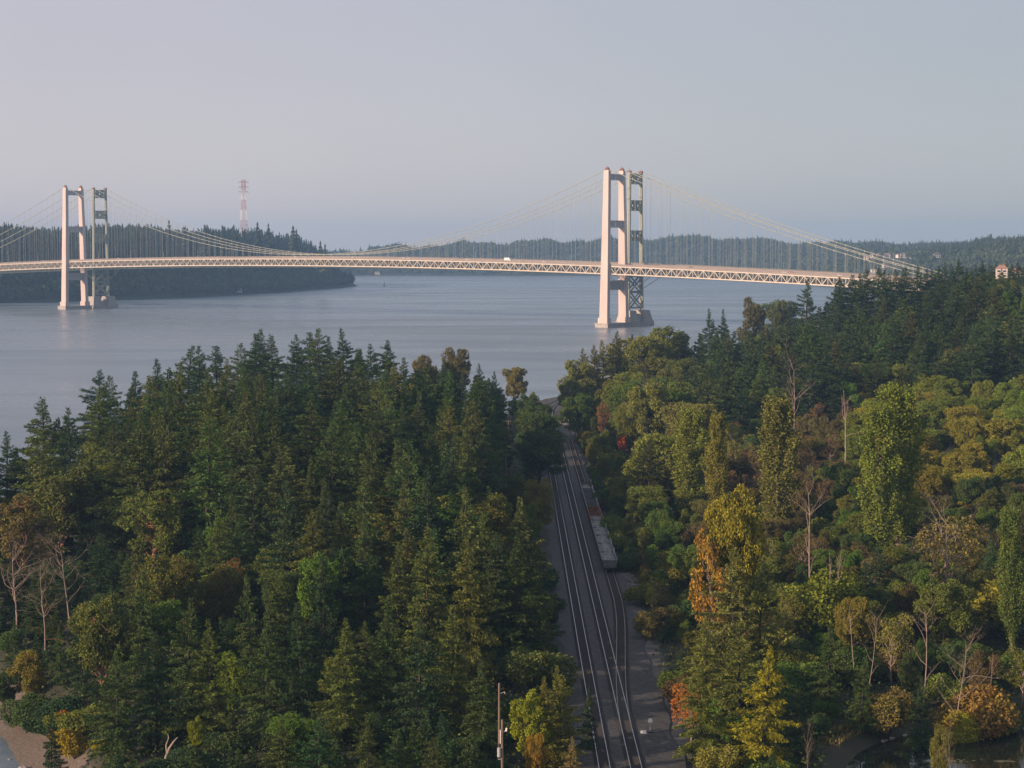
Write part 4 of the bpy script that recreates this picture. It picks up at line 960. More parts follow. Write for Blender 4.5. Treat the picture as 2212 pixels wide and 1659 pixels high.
# switch stand with its machine
st = empty('switch_stand', (20.0, 277, 7.95), 0, 'white topped switch stand beside the joining tracks', 'switch stand')
MB().box((0, 0, .08), (.9, .5, .16)).build('base', M['black'], st)
MB().tube([(0, 0, .1), (0, 0, 1.5)], .06, 8).build('post', M['tin'], st)
MB().disc((0, 0, 1.75), .36, .05, (0, 1, 0)).build('target', M['white'], st)
MB().bar((.05, 0, .5), (.6, -.1, .25), .06).build('lever', M['black'], st)
sm = empty('switch_machine', (19.0, 276.6, 7.95), 0, 'low white box of the switch machine lying on the ties', 'switch machine')
MB().hexa([(-.45, -.3, 0), (.45, -.3, 0), (.45, .3, 0), (-.45, .3, 0), (-.36, -.24, .38), (.36, -.24, .38), (.36, .24, .38), (-.36, .24, .38)]).build('housing', M['white'], sm)
MB().bar((-.4, 0, .1), (-1.6, 0, .1), .06).build('throw_rod', M['black'], sm)

# gravel cars on the siding
def car_meshes():
    L, W, H0, H1 = 11.9, 3.1, 1.05, 2.55
    d = {}
    b = MB(); b.box((0, 0, H0), (2.5, L - .2, .16)); b.box((0, 0, H0 - .22), (.6, L, .28))
    for y in (-L / 2 - .25, L / 2 + .25): b.box((0, y, .95), (.32, .55, .3))
    d['underframe'] = b.mesh('underframe', M['black'])
    b = MB()
    for s in (-1, 1):
        b.hexa([(s * 1.25 - .05, -L / 2, H0 + .08), (s * 1.25 + .05, -L / 2, H0 + .08), (s * 1.25 + .05, L / 2, H0 + .08), (s * 1.25 - .05, L / 2, H0 + .08),
                (s * 1.52 - .05, -L / 2, H1), (s * 1.52 + .05, -L / 2, H1), (s * 1.52 + .05, L / 2, H1), (s * 1.52 - .05, L / 2, H1)])
        b.box((s * 1.58, 0, H1 + .03), (.14, L + .1, .10))
        for y in np.linspace(-L / 2 + .5, L / 2 - .5, 9): b.bar((s * 1.36, y, H0 - .05), (s * 1.63, y, H1), .12, .10)
    d['side'] = b.mesh('tub_side', M['grey_steel'])
    for e in (-1, 1):
        b = MB(); y = e * L / 2
        b.hexa([(-1.25, y - .05, H0 - .1), (1.25, y - .05, H0 - .1), (1.25, y + .05, H0 - .1), (-1.25, y + .05, H0 - .1), (-1.55, y - .05, H1 - .05), (1.55, y - .05, H1 - .05), (1.55, y + .05, H1 - .05), (-1.55, y + .05, H1 - .05)])
        b.box((0, y, H1 + .01), (3.2, .16, .12))
        b.polys([[(s * 1.50, y, H1 + .02), (s * 1.50, y - e * 1.9, H0 + .2), (s * 1.40, y - e * .02, H0 + .2)] for s in (1,)] )
        for x in (-.75, 0, .75): b.box((x, y + e * .09, (H0 + H1) / 2), (.12, .08, H1 - H0 - .15))
        d['end' + str(e)] = b.mesh('end_wall', M['grey_steel'])
    # tall wing plate standing at each end on the far side
    b = MB()
    for e in (1,):
        y = e * L / 2 - .25
        b.hexa([(1.42, y - 1.3, H1), (1.50, y - 1.3, H1), (1.50, y, H1), (1.42, y, H1), (1.42, y - .22, H1 + .95), (1.50, y - .22, H1 + .95), (1.50, y, H1 + .95), (1.42, y, H1 + .95)])
    d['wing'] = b.mesh('wing_plate', M['tin'])
    b = MB(); b.box((0, 0, .55), (2.1, 2.3, .22))
    for s in (-1, 1): b.box((s * .98, 0, .5), (.16, 2.4, .34))
    d['bogie'] = b.mesh('bogie', M['black'])
    b = MB()
    for s in (-1, 1): b.disc((s * .75, 0, 0), .42, .13, (1, 0, 0), 16)
    b.tube([(-.7, 0, 0), (.7, 0, 0)], .08, 6)
    d['wheel'] = b.mesh('wheelset', M['grey_steel'])
    d['lamp'] = MB().disc((0, 0, 0), .09, .06, (0, 1, 0), 10).mesh('marker_lamp', M['amber'])
    for nm in ('rust', 'grey_steel'):
        pass
    return d
CM = car_meshes()
def heap(seed, full):
    r = np.random.default_rng(seed); nx, ny = 15, 46; x = np.linspace(-1.36, 1.36, nx); y = np.linspace(-5.85, 5.85, ny); X, Y = np.meshgrid(x, y, indexing='ij')
    edge = np.minimum(1, (1.40 - np.abs(X)) / 1.0) * np.minimum(1, (5.9 - np.abs(Y)) / 1.5 + .05)
    z = (1.25 + 1.0 * full) + edge * .55 * full + r.normal(0, .055, X.shape) + .18 * np.sin(Y * 1.7 + seed) * np.sin(X * 2.1 + seed * 2) * full
    b = MB().grid(np.stack([X, Y, z], -1))
    for _ in range(34):
        i, j = r.integers(1, nx - 1), r.integers(1, ny - 1); s = r.uniform(.12, .34); c = np.array([X[i, j], Y[i, j], z[i, j]])
        b.hexa(c + np.array([(-s, -s, -s * .4), (s, -s * .8, -s * .4), (s * .8, s, -s * .4), (-s, s * .9, -s * .4), (-s * .5, -s * .6, s * .6), (s * .6, -s * .4, s * .7), (s * .4, s * .6, s * .5), (-s * .6, s * .5, s * .7)]) * r.uniform(.7, 1.2, 3))
    return b.mesh('rubble_heap', M['rubble'])
CARLAB = ['rearmost loaded gravel car with two amber end lamps', 'loaded grey gravel car second from the rear', 'loaded gravel car third from the rear, rust streak on its rim', 'loaded gravel car fourth from the rear',
          'loaded car fifth from the rear, heaped before the orange one', 'rust orange gravel car with a lit wing plate', 'rust orange rimmed car behind the other orange one', 'dark empty car next to the orange rimmed one', 'dark empty car third from the head of the train', 'dark empty car second from the head of the train', 'head car of the gravel train, farthest along the siding']
for i in range(11):
    y = 414 + 6.2 + i * 12.55; x = 16.7 + 4.35; z0 = ZB + .29
    c = empty('gravel_car', (x, y, z0), 0, CARLAB[i], 'rail car', 'gravel cars standing on the siding')
    rusty = i in (5, 6)
    for key, nm in (('underframe', 'underframe'), ('side', 'tub_side'), ('end-1', 'end_wall'), ('end1', 'end_wall'), ('wing', 'wing_plate')):
        o = link(nm, CM[key], c)
        if rusty and key != 'underframe':
            o.data = CM[key].copy() if key + 'r' not in CM else CM[key + 'r']; CM[key + 'r'] = o.data; o.data.materials[0] = M['rust']
    for s in (-3.9, 3.9):
        bo = link('bogie', CM['bogie'], c, (0, s, 0))
        for w in (-.85, .85): link('wheelset', CM['wheel'], bo, (0, w, .43))
    if i == 0:
        for s in (-1.0, 1.0): link('marker_lamp', CM['lamp'], c, (s, -6.06, 1.6))
    if i < 6 or i == 10:
        g = tag(link('rubble_heap', heap(i, 1.0 if i < 5 else (.45 if i == 5 else .6)), None, (x, y, z0)), 'grey rubble heaped in ' + ['the rearmost car', 'the second car from the rear', 'the third car from the rear', 'the fourth car from the rear', 'the car before the orange one', 'the orange car with lit wing plate', '', '', '', '', 'the head car of the train'][i], 'rubble', 'rubble loads in the gravel cars')

# footbridge over the rails
fb = empty('footbridge', (17.5, 707, 12.9), 0, 'white railed footbridge crossing the far end of the rails', 'footbridge')
MB().box((0, 0, .3), (13, 2.6, .6)).build('deck', M['pier'], fb)
for s in (-1.2, 1.2):
    b = MB(); b.box((0, s, 2.0), (13, .24, .26)); b.box((0, s, .78), (13, .22, .36))
    for x in np.arange(-6, 6.1, 2.0): b.box((x, s, 1.36), (.42, .20, 1.02))
    b.build('railing', M['white'], fb)
for s in (-7.7, 7.3): MB().box((s, 0, -2.6), (2.4, 3.0, 5.16)).build('abutment', M['pier'], fb)

# utility poles along the rails
PL = [(-1.2, 235, 20.2, 'brown utility pole with grey transformer and white conduit'), (-1.7, 255, 20.2, 'grey weathered utility pole with a bracket lamp'), (-1.7, 543, 20.2, 'utility pole between the dark conifers and the rails'), (-1.2, 651, 20.2, 'farthest utility pole, before the point')]
for i, (x, y, zt, lab) in enumerate(PL):
    zg = float(height(x, y)); h = zt - zg
    p_ = empty('utility_pole', (x, y, zg), 0, lab, 'utility pole', 'utility poles along the rails')
    MB().tube([(0, 0, -.3), (0, 0, h * .5), (0, 0, h)], [.19, .16, .13], 10).build('pole', M['pole'], p_)
    if i == 0:
        b = MB().tube([(-.38, -.1, h - 4.6), (-.38, -.1, h - 3.5)], .24, 12).build('transformer', M['tin'], p_)
        MB().box((-.24, -.12, h - 2.1), (.12, .1, 1.7)).build('conduit', M['white'], p_)
        MB().tube([(.1, 0, h - 1.6), (.5, 0, h - 1.3)], .03, 6).build('lamp_arm', M['tin'], p_)
        MB().tube([(.5, 0, h - 1.45), (.55, 0, h - 1.05)], .12, 8).build('lamp_head', M['white'], p_)
        MB().bar((-.5, -.16, h - 4.9), (-.1, -.16, h - 4.9), .08).build('bracket', M['tin'], p_)
    elif i == 1:
        MB().tube([(.1, 0, h - 1.4), (.7, 0, h - 1.2)], .035, 6).build('lamp_arm', M['tin'], p_)
        MB().tube([(.68, 0, h - 1.15), (.78, 0, h - 1.4)], .09, 8).build('lamp_head', M['tin'], p_)
    else:
        MB().bar((-.9, 0, h - .6), (.9, 0, h - .6), .12).build('crossarm', M['pole'], p_)
        for xx in (-.8, 0, .8): MB().tube([(xx, 0, h - .52), (xx, 0, h - .3)], .05, 6).build('insulator', M['tin'], p_)

# ------------------------------------------------------------------ the two suspension bridges
FT = np.array([-552.0, 2457.0]); NT = np.array([100.0, 1903.0]); SPAN = float(np.hypot(*(NT - FT))); UA = (NT - FT) / SPAN; VA = np.array([UA[1], -UA[0]])
if VA[1] > 0: VA = -VA                       # VA points across the bridge, towards the camera
def BP(o, t, v, z): return np.array([o[0] + UA[0] * t + VA[0] * v, o[1] + UA[1] * t + VA[1] * v, z])
U3, V3 = np.array([*UA, 0]), np.array([*VA, 0])
def zdeck(t): return 66.3 - 5.4 * ((np.asarray(t, float) - SPAN / 2) / (SPAN / 2)) ** 2
T0, T1 = -330.0, SPAN + 345.0
def zcable(t, ztop, low):
    t = np.asarray(t, float); m = zdeck(SPAN / 2) + low
    z = m + (ztop - m) * ((t - SPAN / 2) / (SPAN / 2)) ** 2
    e0, e1 = zdeck(T0) + 2, zdeck(T1) + 4
    a = np.clip(-t / -T0, 0, 1); b_ = np.clip((t - SPAN) / (T1 - SPAN), 0, 1)
    z = np.where(t < 0, lerp(ztop, e0, a) - 22 * a * (1 - a), z); return np.where(t > SPAN, lerp(ztop, e1, b_) - 22 * b_ * (1 - b_), z)
def ax3(u, v): return [u, v, np.array([0, 0, 1.0])]
def bridge(orig, label, concrete, half, depth, cab_half, steelmat, panel):
    root = empty('suspension_bridge', (*BP(orig, SPAN / 2, 0, 0),), 0, label, 'bridge', 'twin suspension bridges'); O = tuple(root.location)
    for tt in (0.0, SPAN):
        if concrete:
            tw = MB(); ztop = 152.5
            for s in (-1, 1):
                prev = None
                for z, L_, W_, v in ((4.2, 11.6, 6.4, 15.6), (9.5, 11.4, 6.2, 15.5), (9.51, 9.6, 4.3, 15.4), (60, 8.4, 4.3, 14.0), (ztop - 3, 6.0, 4.0, 11.8), (ztop, 5.4, 3.4, 11.8)):
                    q = [BP(orig, tt + a * L_ / 2, s * v + b * W_ / 2, z) for a, b in ((-1, 1), (1, 1), (1, -1), (-1, -1))]
                    if prev is not None: tw.hexa(prev + q)
                    prev = q
            tw = tw.build('tower', M['concrete'], root, O)
            for z0, z1, v in ((143.2, 149.0, 10.2), (97.0, 104.0, 11.2), (36.4, 45.5, 12.6)):
                b = MB(); L_ = 4.6 if z0 > 60 else 5.4
                b.box(BP(orig, tt, 0, (z0 + z1) / 2), (L_, 2 * v, z1 - z0), ax3(U3, V3))
                for s in (-1, 1):
                    f = L_ / 2 + .18
                    for w0 in (-v * .96, 0):
                        w1 = w0 + v * .96
                        for za, zb in ((z0 + .9, z1 - .9), (z1 - .9, z0 + .9)): b.bar(BP(orig, tt + s * f, w0 + .4, za), BP(orig, tt + s * f, w1 - .4, zb), .75, .3, U3)
                    for zz in (z0 + .4, z1 - .4): b.box(BP(orig, tt + s * f, 0, zz), (.5, 2 * v, .8), ax3(U3, V3))
                b.build('crossbeam', M['beam'], tw, O)
            for s in (-1, 1):
                b = MB(); c = BP(orig, tt, s * cab_half, ztop + .8); b.box(c, (4.4, 2.2, 1.6), ax3(U3, V3)); b.box(c + np.array([0, 0, 1.3]), (2.6, 1.6, 1.2), ax3(U3, V3))
                b.tube([c + np.array([0, 0, 1]), c + np.array([0, 0, 4.2])], .12, 5); b.bar(c + U3 * -1.5 + np.array([0, 0, 2.4]), c + U3 * 1.5 + np.array([0, 0, 2.4]), .15)
                b.build('cable_saddle', M['rust'], tw, O)
            b = MB()
            q = [BP(orig, tt + a * 7.8, bb * 20.5, z) for z in (-6, 3.2) for a, bb in ((-1, 1), (1, 1), (1, -1), (-1, -1))]; b.hexa(q)
            q = [BP(orig, tt + a * 8.3, bb * 21, z) for z in (3.2, 4.2) for a, bb in ((-1, 1), (1, 1), (1, -1), (-1, -1))]; b.hexa(q)
            b.build('pier', M['pier'], root, O)
        else:
            tw = MB(); ztop = 152.0; vt = lambda z: lerp(11.5, 9.4, min(1, max(0, z - 14) / 138))
            for s in (-1, 1):
                for du in (-1.3, 1.3):
                    a0, a1 = BP(orig, tt + du, s * vt(14), 14), BP(orig, tt + du * .72, s * vt(ztop), ztop)
                    tw.bar(a0, a1, 1.7, 1.5, U3)
                a0, a1 = BP(orig, tt, s * vt(14), 14), BP(orig, tt, s * vt(ztop), ztop); tw.bar(a0, a1, 2.5, 1.3, U3)
            tw = tw.build('tower', M['green_steel'], root, O)
            def xpanel(z0, z1, frames=True, n=1):
                b = MB()
                for f in (-2.2, 2.2):
                    v0, v1 = vt(z0) - 1.0, vt(z1) - 1.0
                    for k in range(n):
                        wa, wb = -1 + 2 * k / n, -1 + 2 * (k + 1) / n
                        b.bar(BP(orig, tt + f, wa * v0, z0), BP(orig, tt + f, wb * v1, z1), 1.5, .8, U3); b.bar(BP(orig, tt + f, wb * v0, z0), BP(orig, tt + f, wa * v1, z1), 1.5, .8, U3)
                    if frames:
                        b.bar(BP(orig, tt + f, -v0, z0), BP(orig, tt + f, v0, z0), .9, 1.5, (0, 0, 1)); b.bar(BP(orig, tt + f, -v1, z1), BP(orig, tt + f, v1, z1), .9, 1.5, (0, 0, 1))
                        if n == 2: b.bar(BP(orig, tt + f, 0, z0), BP(orig, tt + f, 0, z1), 1.0, .8, U3)
                b.build('cross_brace', M['green_steel'], tw, O)
            for z0, z1 in ((141.5, 150.5), (115, 124), (85, 94)): xpanel(z0, z1, True, 2)
            for z0, z1 in ((49, 33.5), (33, 17.5)): xpanel(min(z0, z1), max(z0, z1))
            for s in (-1, 1):
                c = BP(orig, tt, s * vt(ztop), ztop + 1); b = MB(); b.box(c, (4, 2.6, 2), ax3(U3, V3)); b.tube([c, c + np.array([0, 0, 3.4])], .12, 5); b.build('cable_saddle', M['rust'], tw, O)
            b = MB()
            for s in (-1, 1):
                q = [BP(orig, tt + a * l, s * 11.5 + bb * w, z) for z, l, w in ((4, 9, 7.5), (15, 6.5, 5)) for a, bb in ((-1, 1), (1, 1), (1, -1), (-1, -1))]; b.hexa(q)
            q = [BP(orig, tt + a * 6, bb * 10, z) for z in (4, 9) for a, bb in ((-1, 1), (1, 1), (1, -1), (-1, -1))]; b.hexa(q)
            b.build('pedestal', M['pier'], root, O)
            q = [BP(orig, tt + a * 9.6, bb * 20, z) for z in (-6, 4) for a, bb in ((-1, 1), (1, 1), (1, -1), (-1, -1))]
            MB().hexa(q).build('pier', M['pier'], root, O)
            if not concrete:                          # slanting maintenance struts under the deck
                b = MB()
                for s in (-1, 1):
                    for e in (-1, 1): b.bar(BP(orig, tt + e * 3, s * 9, 36), BP(orig, tt + e * 30, s * 9, float(zdeck(tt)) - 10), .5)
                b.build('strut', M['green_steel'], tw, O)
    ts = np.arange(T0, T1 + 1, panel / 2)
    # road slab, kerb railing, floor beams
    zd = zdeck(ts)
    def strip(v0, v1, dz0, dz1):
        return np.stack([np.stack([BP(orig, t, v, z + d) for t, z in zip(ts, zd)]) for v, d in ((v0, dz0), (v0, dz1), (v1, dz1), (v1, dz0), (v0, dz0))], 1)
    MB().grid(strip(-half - .8, half + .8, -.9, 0)).build('deck', M['deck'], root, O)
    for s in (-1, 1):
        v = s * (half + .6)
        b = MB(); b.grid(strip(v - .15, v + .15, 0, .8))
        for dz in (1.05, 1.35): b.grid(strip(v - .07, v + .07, dz, dz + .12))
        b.build('railing', M['deck'], root, O)
        vt_ = s * half; b = MB()
        top, bot = -1.5, -1.5 - depth
        b.grid(strip(vt_ - .5, vt_ + .5, top - .55, top + .55)); b.grid(strip(vt_ - .5, vt_ + .5, bot - .55, bot + .55))
        for k in range(0, len(ts) - 2, 2):
            a0, a1, a2 = ts[k], ts[k + 1], ts[k + 2]
            P0, P1, P2 = BP(orig, a0, vt_, zdeck(a0) + bot), BP(orig, a1, vt_, zdeck(a1) + top), BP(orig, a2, vt_, zdeck(a2) + bot)
            b.bar(P0, P1, .62, .8, V3); b.bar(P1, P2, .62, .8, V3)
            b.bar(BP(orig, a1, vt_, zdeck(a1) + bot), P1, .45, .45, V3); b.bar(P0, BP(orig, a0, vt_, zdeck(a0) + top), .45, .45, V3)
            b.box(BP(orig, a1, vt_, zdeck(a1) + top + .1), (2.2, 1.1, 1.3), ax3(U3, V3))
        b.build('side_truss', M[steelmat], root, O)
    b = MB()
    for k in range(0, len(ts) - 1):
        a0, a1 = ts[k], ts[k + 1]; z0, z1 = float(zdeck(a0)), float(zdeck(a1)); sg = 1 if k % 2 else -1
        b.bar(BP(orig, a0, -half, z0 - 1.6), BP(orig, a0, half, z0 - 1.6), .6, .9)
        b.bar(BP(orig, a0, -half, z0 - 1.5 - depth), BP(orig, a0, half, z0 - 1.5 - depth), .5, .5)
        b.bar(BP(orig, a0, -sg * half, z0 - 1.5 - depth), BP(orig, a1, sg * half, z1 - 1.5 - depth), .4, .4)
        b.bar(BP(orig, a0, -half * sg, z0 - 1.6), BP(orig, a0, 0, z0 - 1.5 - depth), .35, .35); b.bar(BP(orig, a0, half * sg, z0 - 1.6), BP(orig, a0, 0, z0 - 1.5 - depth), .35, .35)
    b.build('floor_bracing', M['green_steel' if not concrete else 'truss'], root, O)
    # main cables and hangers
    tc = np.arange(T0, T1 + .1, 6.0); hm = []
    for s in (1, -1):
        zt = 153.8 if concrete else 154.0
        P = np.stack([BP(orig, t, s * cab_half, z) for t, z in zip(tc, zcable(tc, zt, 3.2))])
        MB().tube(P, .28, 6).build('main_cable', M['cable'], root, O)
        cl = MB(); 
        for t in np.arange(T0 + 12, T1 - 5, panel * 1.0):
            if abs(t) < 6 or abs(t - SPAN) < 6: continue
            zc = float(zcable(t, zt, 3.2)); zl = float(zdeck(t)) - .8
            if zc - zl > 1.5: hm.append((abs(t - SPAN), t, s * cab_half, zc, zl))
            cl.box(BP(orig, t, s * cab_half, zc), (1.1, .95, .95), ax3(U3, V3))
        cl.build('cable_clamps', M['cable'], root, O, kind='stuff')
    hm.sort(); rest = MB()
    for i, (_, t, v, zc, zl) in enumerate(hm):
        b = MB() if i < 100 else rest
        for d in (-.28, .28): b.bar(BP(orig, t + d, v, zl), BP(orig, t + d, v, zc), .065, .065, U3)
        if i < 100: b.build('hanger', M['cable'], root, O)
    rest.build('hangers', M['cable'], root, O, kind='stuff')
    return root
bridge(FT, 'newer suspension bridge with pale pink concrete towers, in front', True, 11.6, 7.3, 11.8, 'truss', 12.2)
OT = FT + np.array([23.0, 48.0])
bridge(OT, 'older suspension bridge with dark green steel lattice towers, behind', False, 9.0, 9.6, 9.4, 'green_steel', 10.0)

# street lamps on the newer bridge
lp = MB().tube([(0, 0, 0), (0, 0, 9.5)], [.16, .09], 6).mesh('lamp_post', M['tin'])
la = MB().tube([(0, 0, 9.4), (0, 1.0, 9.9), (0, 2.4, 9.9)], .07, 5).box((0, 2.6, 9.85), (.3, .9, .18)).mesh('lamp_arm', M['tin'])
side_w = ['toward the far tower', 'between the towers', 'past the near tower']
for i, t in enumerate(np.arange(-120, SPAN + 260, 62.0)):
    P = BP(FT, t, 12.9, float(zdeck(t)))
    n_ = i + 1
    o = empty('street_lamp', P, math.atan2(-VA[1], -VA[0]) - math.pi / 2, f'slim street lamp on the newer bridge, {ORD[i]} counting from the far shore', 'street lamp', 'street lamps along the newer bridge')
    link('lamp_post', lp, o); link('lamp_arm', la, o)

# vehicles on the bridge
def car_proto():
    d = {}
    prof = [(-2.2, .35), (2.2, .35), (2.25, .8), (1.3, 1.0), (-2.2, 1.05), (-2.25, .6)]
    def pris(prof, w0, w1=None):
        w1 = w1 or w0; b = MB(); n = len(prof); P = [(x, -w0, z) for x, z in prof] + [(x, w0, z) for x, z in prof]
        b.add(P, [tuple(range(n))[::-1], tuple(range(n, 2 * n))] + [(i, (i + 1) % n, n + (i + 1) % n, n + i) for i in range(n)]); return b
    d['body'] = pris(prof, .9).mesh('body', M['carpaint'])
    d['cabin'] = pris([(-2.0, 1.0), (1.0, .98), (.35, 1.5), (-1.5, 1.52)], .76).mesh('window_band', M['glass'])
    d['roof'] = pris([(.3, 1.5), (.1, 1.6), (-1.3, 1.62), (-1.5, 1.52)], .74).mesh('roof', M['carpaint'])
    d['wheel'] = MB().disc((0, 0, .34), .34, .22, (0, 1, 0), 12).mesh('wheel', M['tyre'])
    d['box'] = pris([(-4.2, .9), (2.2, .9), (2.2, 3.6), (-4.2, 3.6)], 1.2).mesh('cargo_box', M['carpaint'])
    d['cab'] = pris([(2.3, .5), (4.4, .5), (4.4, 1.5), (3.9, 2.5), (2.3, 2.6)], 1.1).mesh('cab', M['carpaint'])
    d['screen'] = pris([(3.2, 1.55), (4.36, 1.55), (3.93, 2.4), (3.2, 2.4)], 1.12).mesh('windscreen', M['glass'])
    d['chassis'] = pris([(-4.2, .5), (2.3, .5), (2.3, .88), (-4.2, .88)], .9).mesh('chassis', M['black'])
    return d
CP = car_proto()
HEAD_A = math.atan2(UA[1], UA[0])
def vehicle(px, v, col, label, truck=False, flip=False):
    ts_ = np.linspace(T0 + 5, T1 - 5, 3000); P = np.stack([BP(FT, t, v, 62) for t in (ts_[0], ts_[-1])])
    X = np.interp(ts_, [ts_[0], ts_[-1]], P[:, 0]); Y = np.interp(ts_, [ts_[0], ts_[-1]], P[:, 1])
    t = ts_[np.argmin(np.abs(PW / 2 + F * X / (Y + .5) - px))]
    o = empty('truck' if truck else 'car', BP(FT, t, v, float(zdeck(t)) + .01), HEAD_A + (math.pi if flip else 0), label, 'truck' if truck else 'car', None if truck else 'cars on the newer bridge')
    for nm, key in (('cargo_box', 'box'), ('cab', 'cab'), ('windscreen', 'screen'), ('chassis', 'chassis')) if truck else (('body', 'body'), ('window_band', 'cabin'), ('roof', 'roof')):
        link(nm, CP[key], o).color = (*col, 1)
    for x in (-3, 3) if truck else (-1.35, 1.4):
        for y in (-.85, .85): link('wheel', CP['wheel'], o, (x, y, 0))
W_, S_, G_, R_, K_ = (.85, .8, .76), (.55, .54, .52), (.25, .25, .25), (.5, .06, .03), (.04, .045, .05)
for px, v, col, lab in ((99, 8, S_, 'silver car nearest the far tower, on its shore side'), (259, 8, W_, 'white car just past the far steel tower'), (383, 8, S_, 'silver car a third of the way to midspan'), (641, 8, W_, 'white car before the middle of the main span'), (664, 4, S_, 'grey car following close at midspan'),
                        (764, 8, W_, 'white car right after midspan'), (874, 8, W_, 'white car in front of a close twin'), (884, 8, W_, 'white car trailing its close twin'), (934, 8, S_, 'silver car alone before the white truck'), (1010, 8, W_, 'low white car behind the truck'), (1124, 8, S_, 'silver car just ahead of the truck'),
                        (1176, 8, W_, 'white car between the truck and the near tower'), (1218, 8, S_, 'silver car closest to the near tower on the main span'), (1492, 8, K_, 'dark car just past the near tower'), (1694, 8, W_, 'white car in front of the red car'), (1709, 8, R_, 'red car on the side span'), (1813, 8, W_, 'white car near the trees at the bridge end'), (1866, 8, S_, 'silver car entering the trees at the bridge end')):
    vehicle(px, v, col, lab)
vehicle(1098, 8, W_, 'white box truck on the main span of the newer bridge', True)

# red and white lattice pylon on the headland
px_, py_ = 527, 490
bx, by, _ = unproj(527, 520, 3620); zb = float(h_head(np.array([bx]), np.array([by]))[0]) - 1; zt = unproj(527, 389, 3620)[2]; hp = zt - zb
pyl = empty('lattice_pylon', (bx, by, zb), .4, 'tall red and white lattice pylon rising from the wooded headland', 'pylon')
levels = np.linspace(0, 1, 15); hw_ = lambda f: lerp(8.2, 3.1, min(1, f / .72)) if f < .72 else 3.1
for band in range(7):
    b = MB()
    for k in range(band * 2, band * 2 + 2):
        f0, f1 = levels[k], levels[k + 1]; a0, a1, z0, z1 = hw_(f0), hw_(f1), f0 * hp, f1 * hp
        cs = [(-1, -1), (1, -1), (1, 1), (-1, 1)]
        for (x, y), (x2, y2) in zip(cs, cs[1:] + cs[:1]):
            b.bar((x * a0, y * a0, z0), (x * a1, y * a1, z1), .5); b.bar((x * a0, y * a0, z0), (x2 * a1, y2 * a1, z1), .26); b.bar((x2 * a0, y2 * a0, z0), (x * a1, y * a1, z1), .26)
            b.bar((x * a1, y * a1, z1), (x2 * a1, y2 * a1, z1), .42)
    b.build('tower_section', M['pylon_red' if band % 2 == 0 else 'pylon_white'], pyl)
for f in (.83, .90, .97):
    b = MB(); z = f * hp; b.bar((-9.5, 0, z), (9.5, 0, z), .6); b.bar((-9.5, 0, z), (0, 0, z + 2.6), .4); b.bar((9.5, 0, z), (0, 0, z + 2.6), .4)
    for x in (-9, 9): b.bar((x, 0, z), (x, 0, z - 3), .3)
    b.build('crossarm', M['pylon_red'], pyl)

# channel buoy
bx, by, _ = unproj(830, 617.5, 3900); bu = empty('buoy', (bx, 3900, 0), 0, 'small dark channel buoy off the tip of the headland', 'buoy')
MB().tube([(0, 0, -.5), (0, 0, 1)], 2.0, 12).build('float', M['black'], bu)
MB().tube([(0, 0, 1), (0, 0, 8)], [1.2, .5], 8).build('tower', M['green_steel'], bu)

# ------------------------------------------------------------------ houses
def house(X, Y, Z, w, d, h, rot, col, label, group, storeys=2, roofmat='roof'):
    o = empty('house', (X, Y, Z - 1), rot, label, 'house', group)
    b = MB().box((0, 0, h / 2 + .5), (w, d, h + 1)); wl = b.build('wall', M['wall'], o); wl.color = (*col, 1)
    e = .6; zt = h + 1; rh = h * .32 + 1
    b = MB(); b.add([(-w / 2 - e, -d / 2 - e, zt), (w / 2 + e, -d / 2 - e, zt), (w / 2 + e, d / 2 + e, zt), (-w / 2 - e, d / 2 + e, zt), (-w / 2 + d * .25, 0, zt + rh), (w / 2 - d * .25, 0, zt + rh)], [(0, 1, 5, 4), (1, 2, 5), (2, 3, 4, 5), (3, 0, 4), (3, 2, 1, 0)])
    b.build('roof', M[roofmat], o)
    n = max(2, int(w / 4))
    for s_ in range(storeys):
        for k in range(n):
            x = -w / 2 + (k + .5) * w / n; z = 1 + (s_ + .5) * h / storeys
            MB().box((x, -d / 2 - .02, z), (w / n * .55, .1, h / storeys * .5)).build('window', M['glass'], o)
    return o
def far_ground(px, Y):
    X = (px - PW / 2) / F * Y; return X, float(h_far(np.array([X]), np.array([Y]))[0])
for px, py, D, row, k in HS:
    X, Y, Z = unproj(px, py + 3, D); gz = float(h_far(np.array([X]), np.array([Y]))[0]); Z = max(min(Z, gz + 3), gz)
    col = rf.choice([(.62, .57, .52), (.50, .46, .43), (.70, .64, .58), (.40, .37, .35), (.30, .29, .29)])
    if row == 'east' and k in (4, 5): col = (.75, .42, .12)
    lab = {'upper': 'pale house in the upper row of the far hillside', 'middle': 'house in the middle row of the far hillside', 'lower': 'house in the lower row of the far hillside', 'east': 'pale house in the short row under the tall far conifers', 'ridge': 'low house among trees on the far ridge', 'crest': 'house on the crest of the far hill'}[row]
    lab = ('orange house' + lab[10:]) if col[2] < .2 else lab
    house(X, Y, Z - rf.uniform(.3, 3.0), rf.uniform(8, 14), 9, rf.uniform(4, 7), rf.uniform(-.5, .4), col, lab + f', {ORD[k]} from the bridge', 'houses on the far hillside')
for k, (px, py, D) in enumerate(((375, 552, 3260), (357, 553, 3240), (392, 551, 3280), (515, 583, 3200), (815, 598, 5330))):
    X, Y, Z = unproj(px, py, D); g = float(h_head(np.array([X]), np.array([Y]))[0] if D < 4500 else h_far(np.array([X]), np.array([Y]))[0])
    house(X, Y, max(g, 1) + (6 if k < 3 else 1), (26, 13, 12, 10, 14)[k], 11, (8, 6, 6, 5, 5)[k], .2, (.6, .6, .58), ('wide pale house with flat front on the headland', 'small grey house beside the wide pale one, toward the towers', 'small grey house beside the wide pale one, toward midspan', 'little house low on the headland bluff under the truss', 'pale shore house below the distant hills')[k], 'houses across the water', 1)
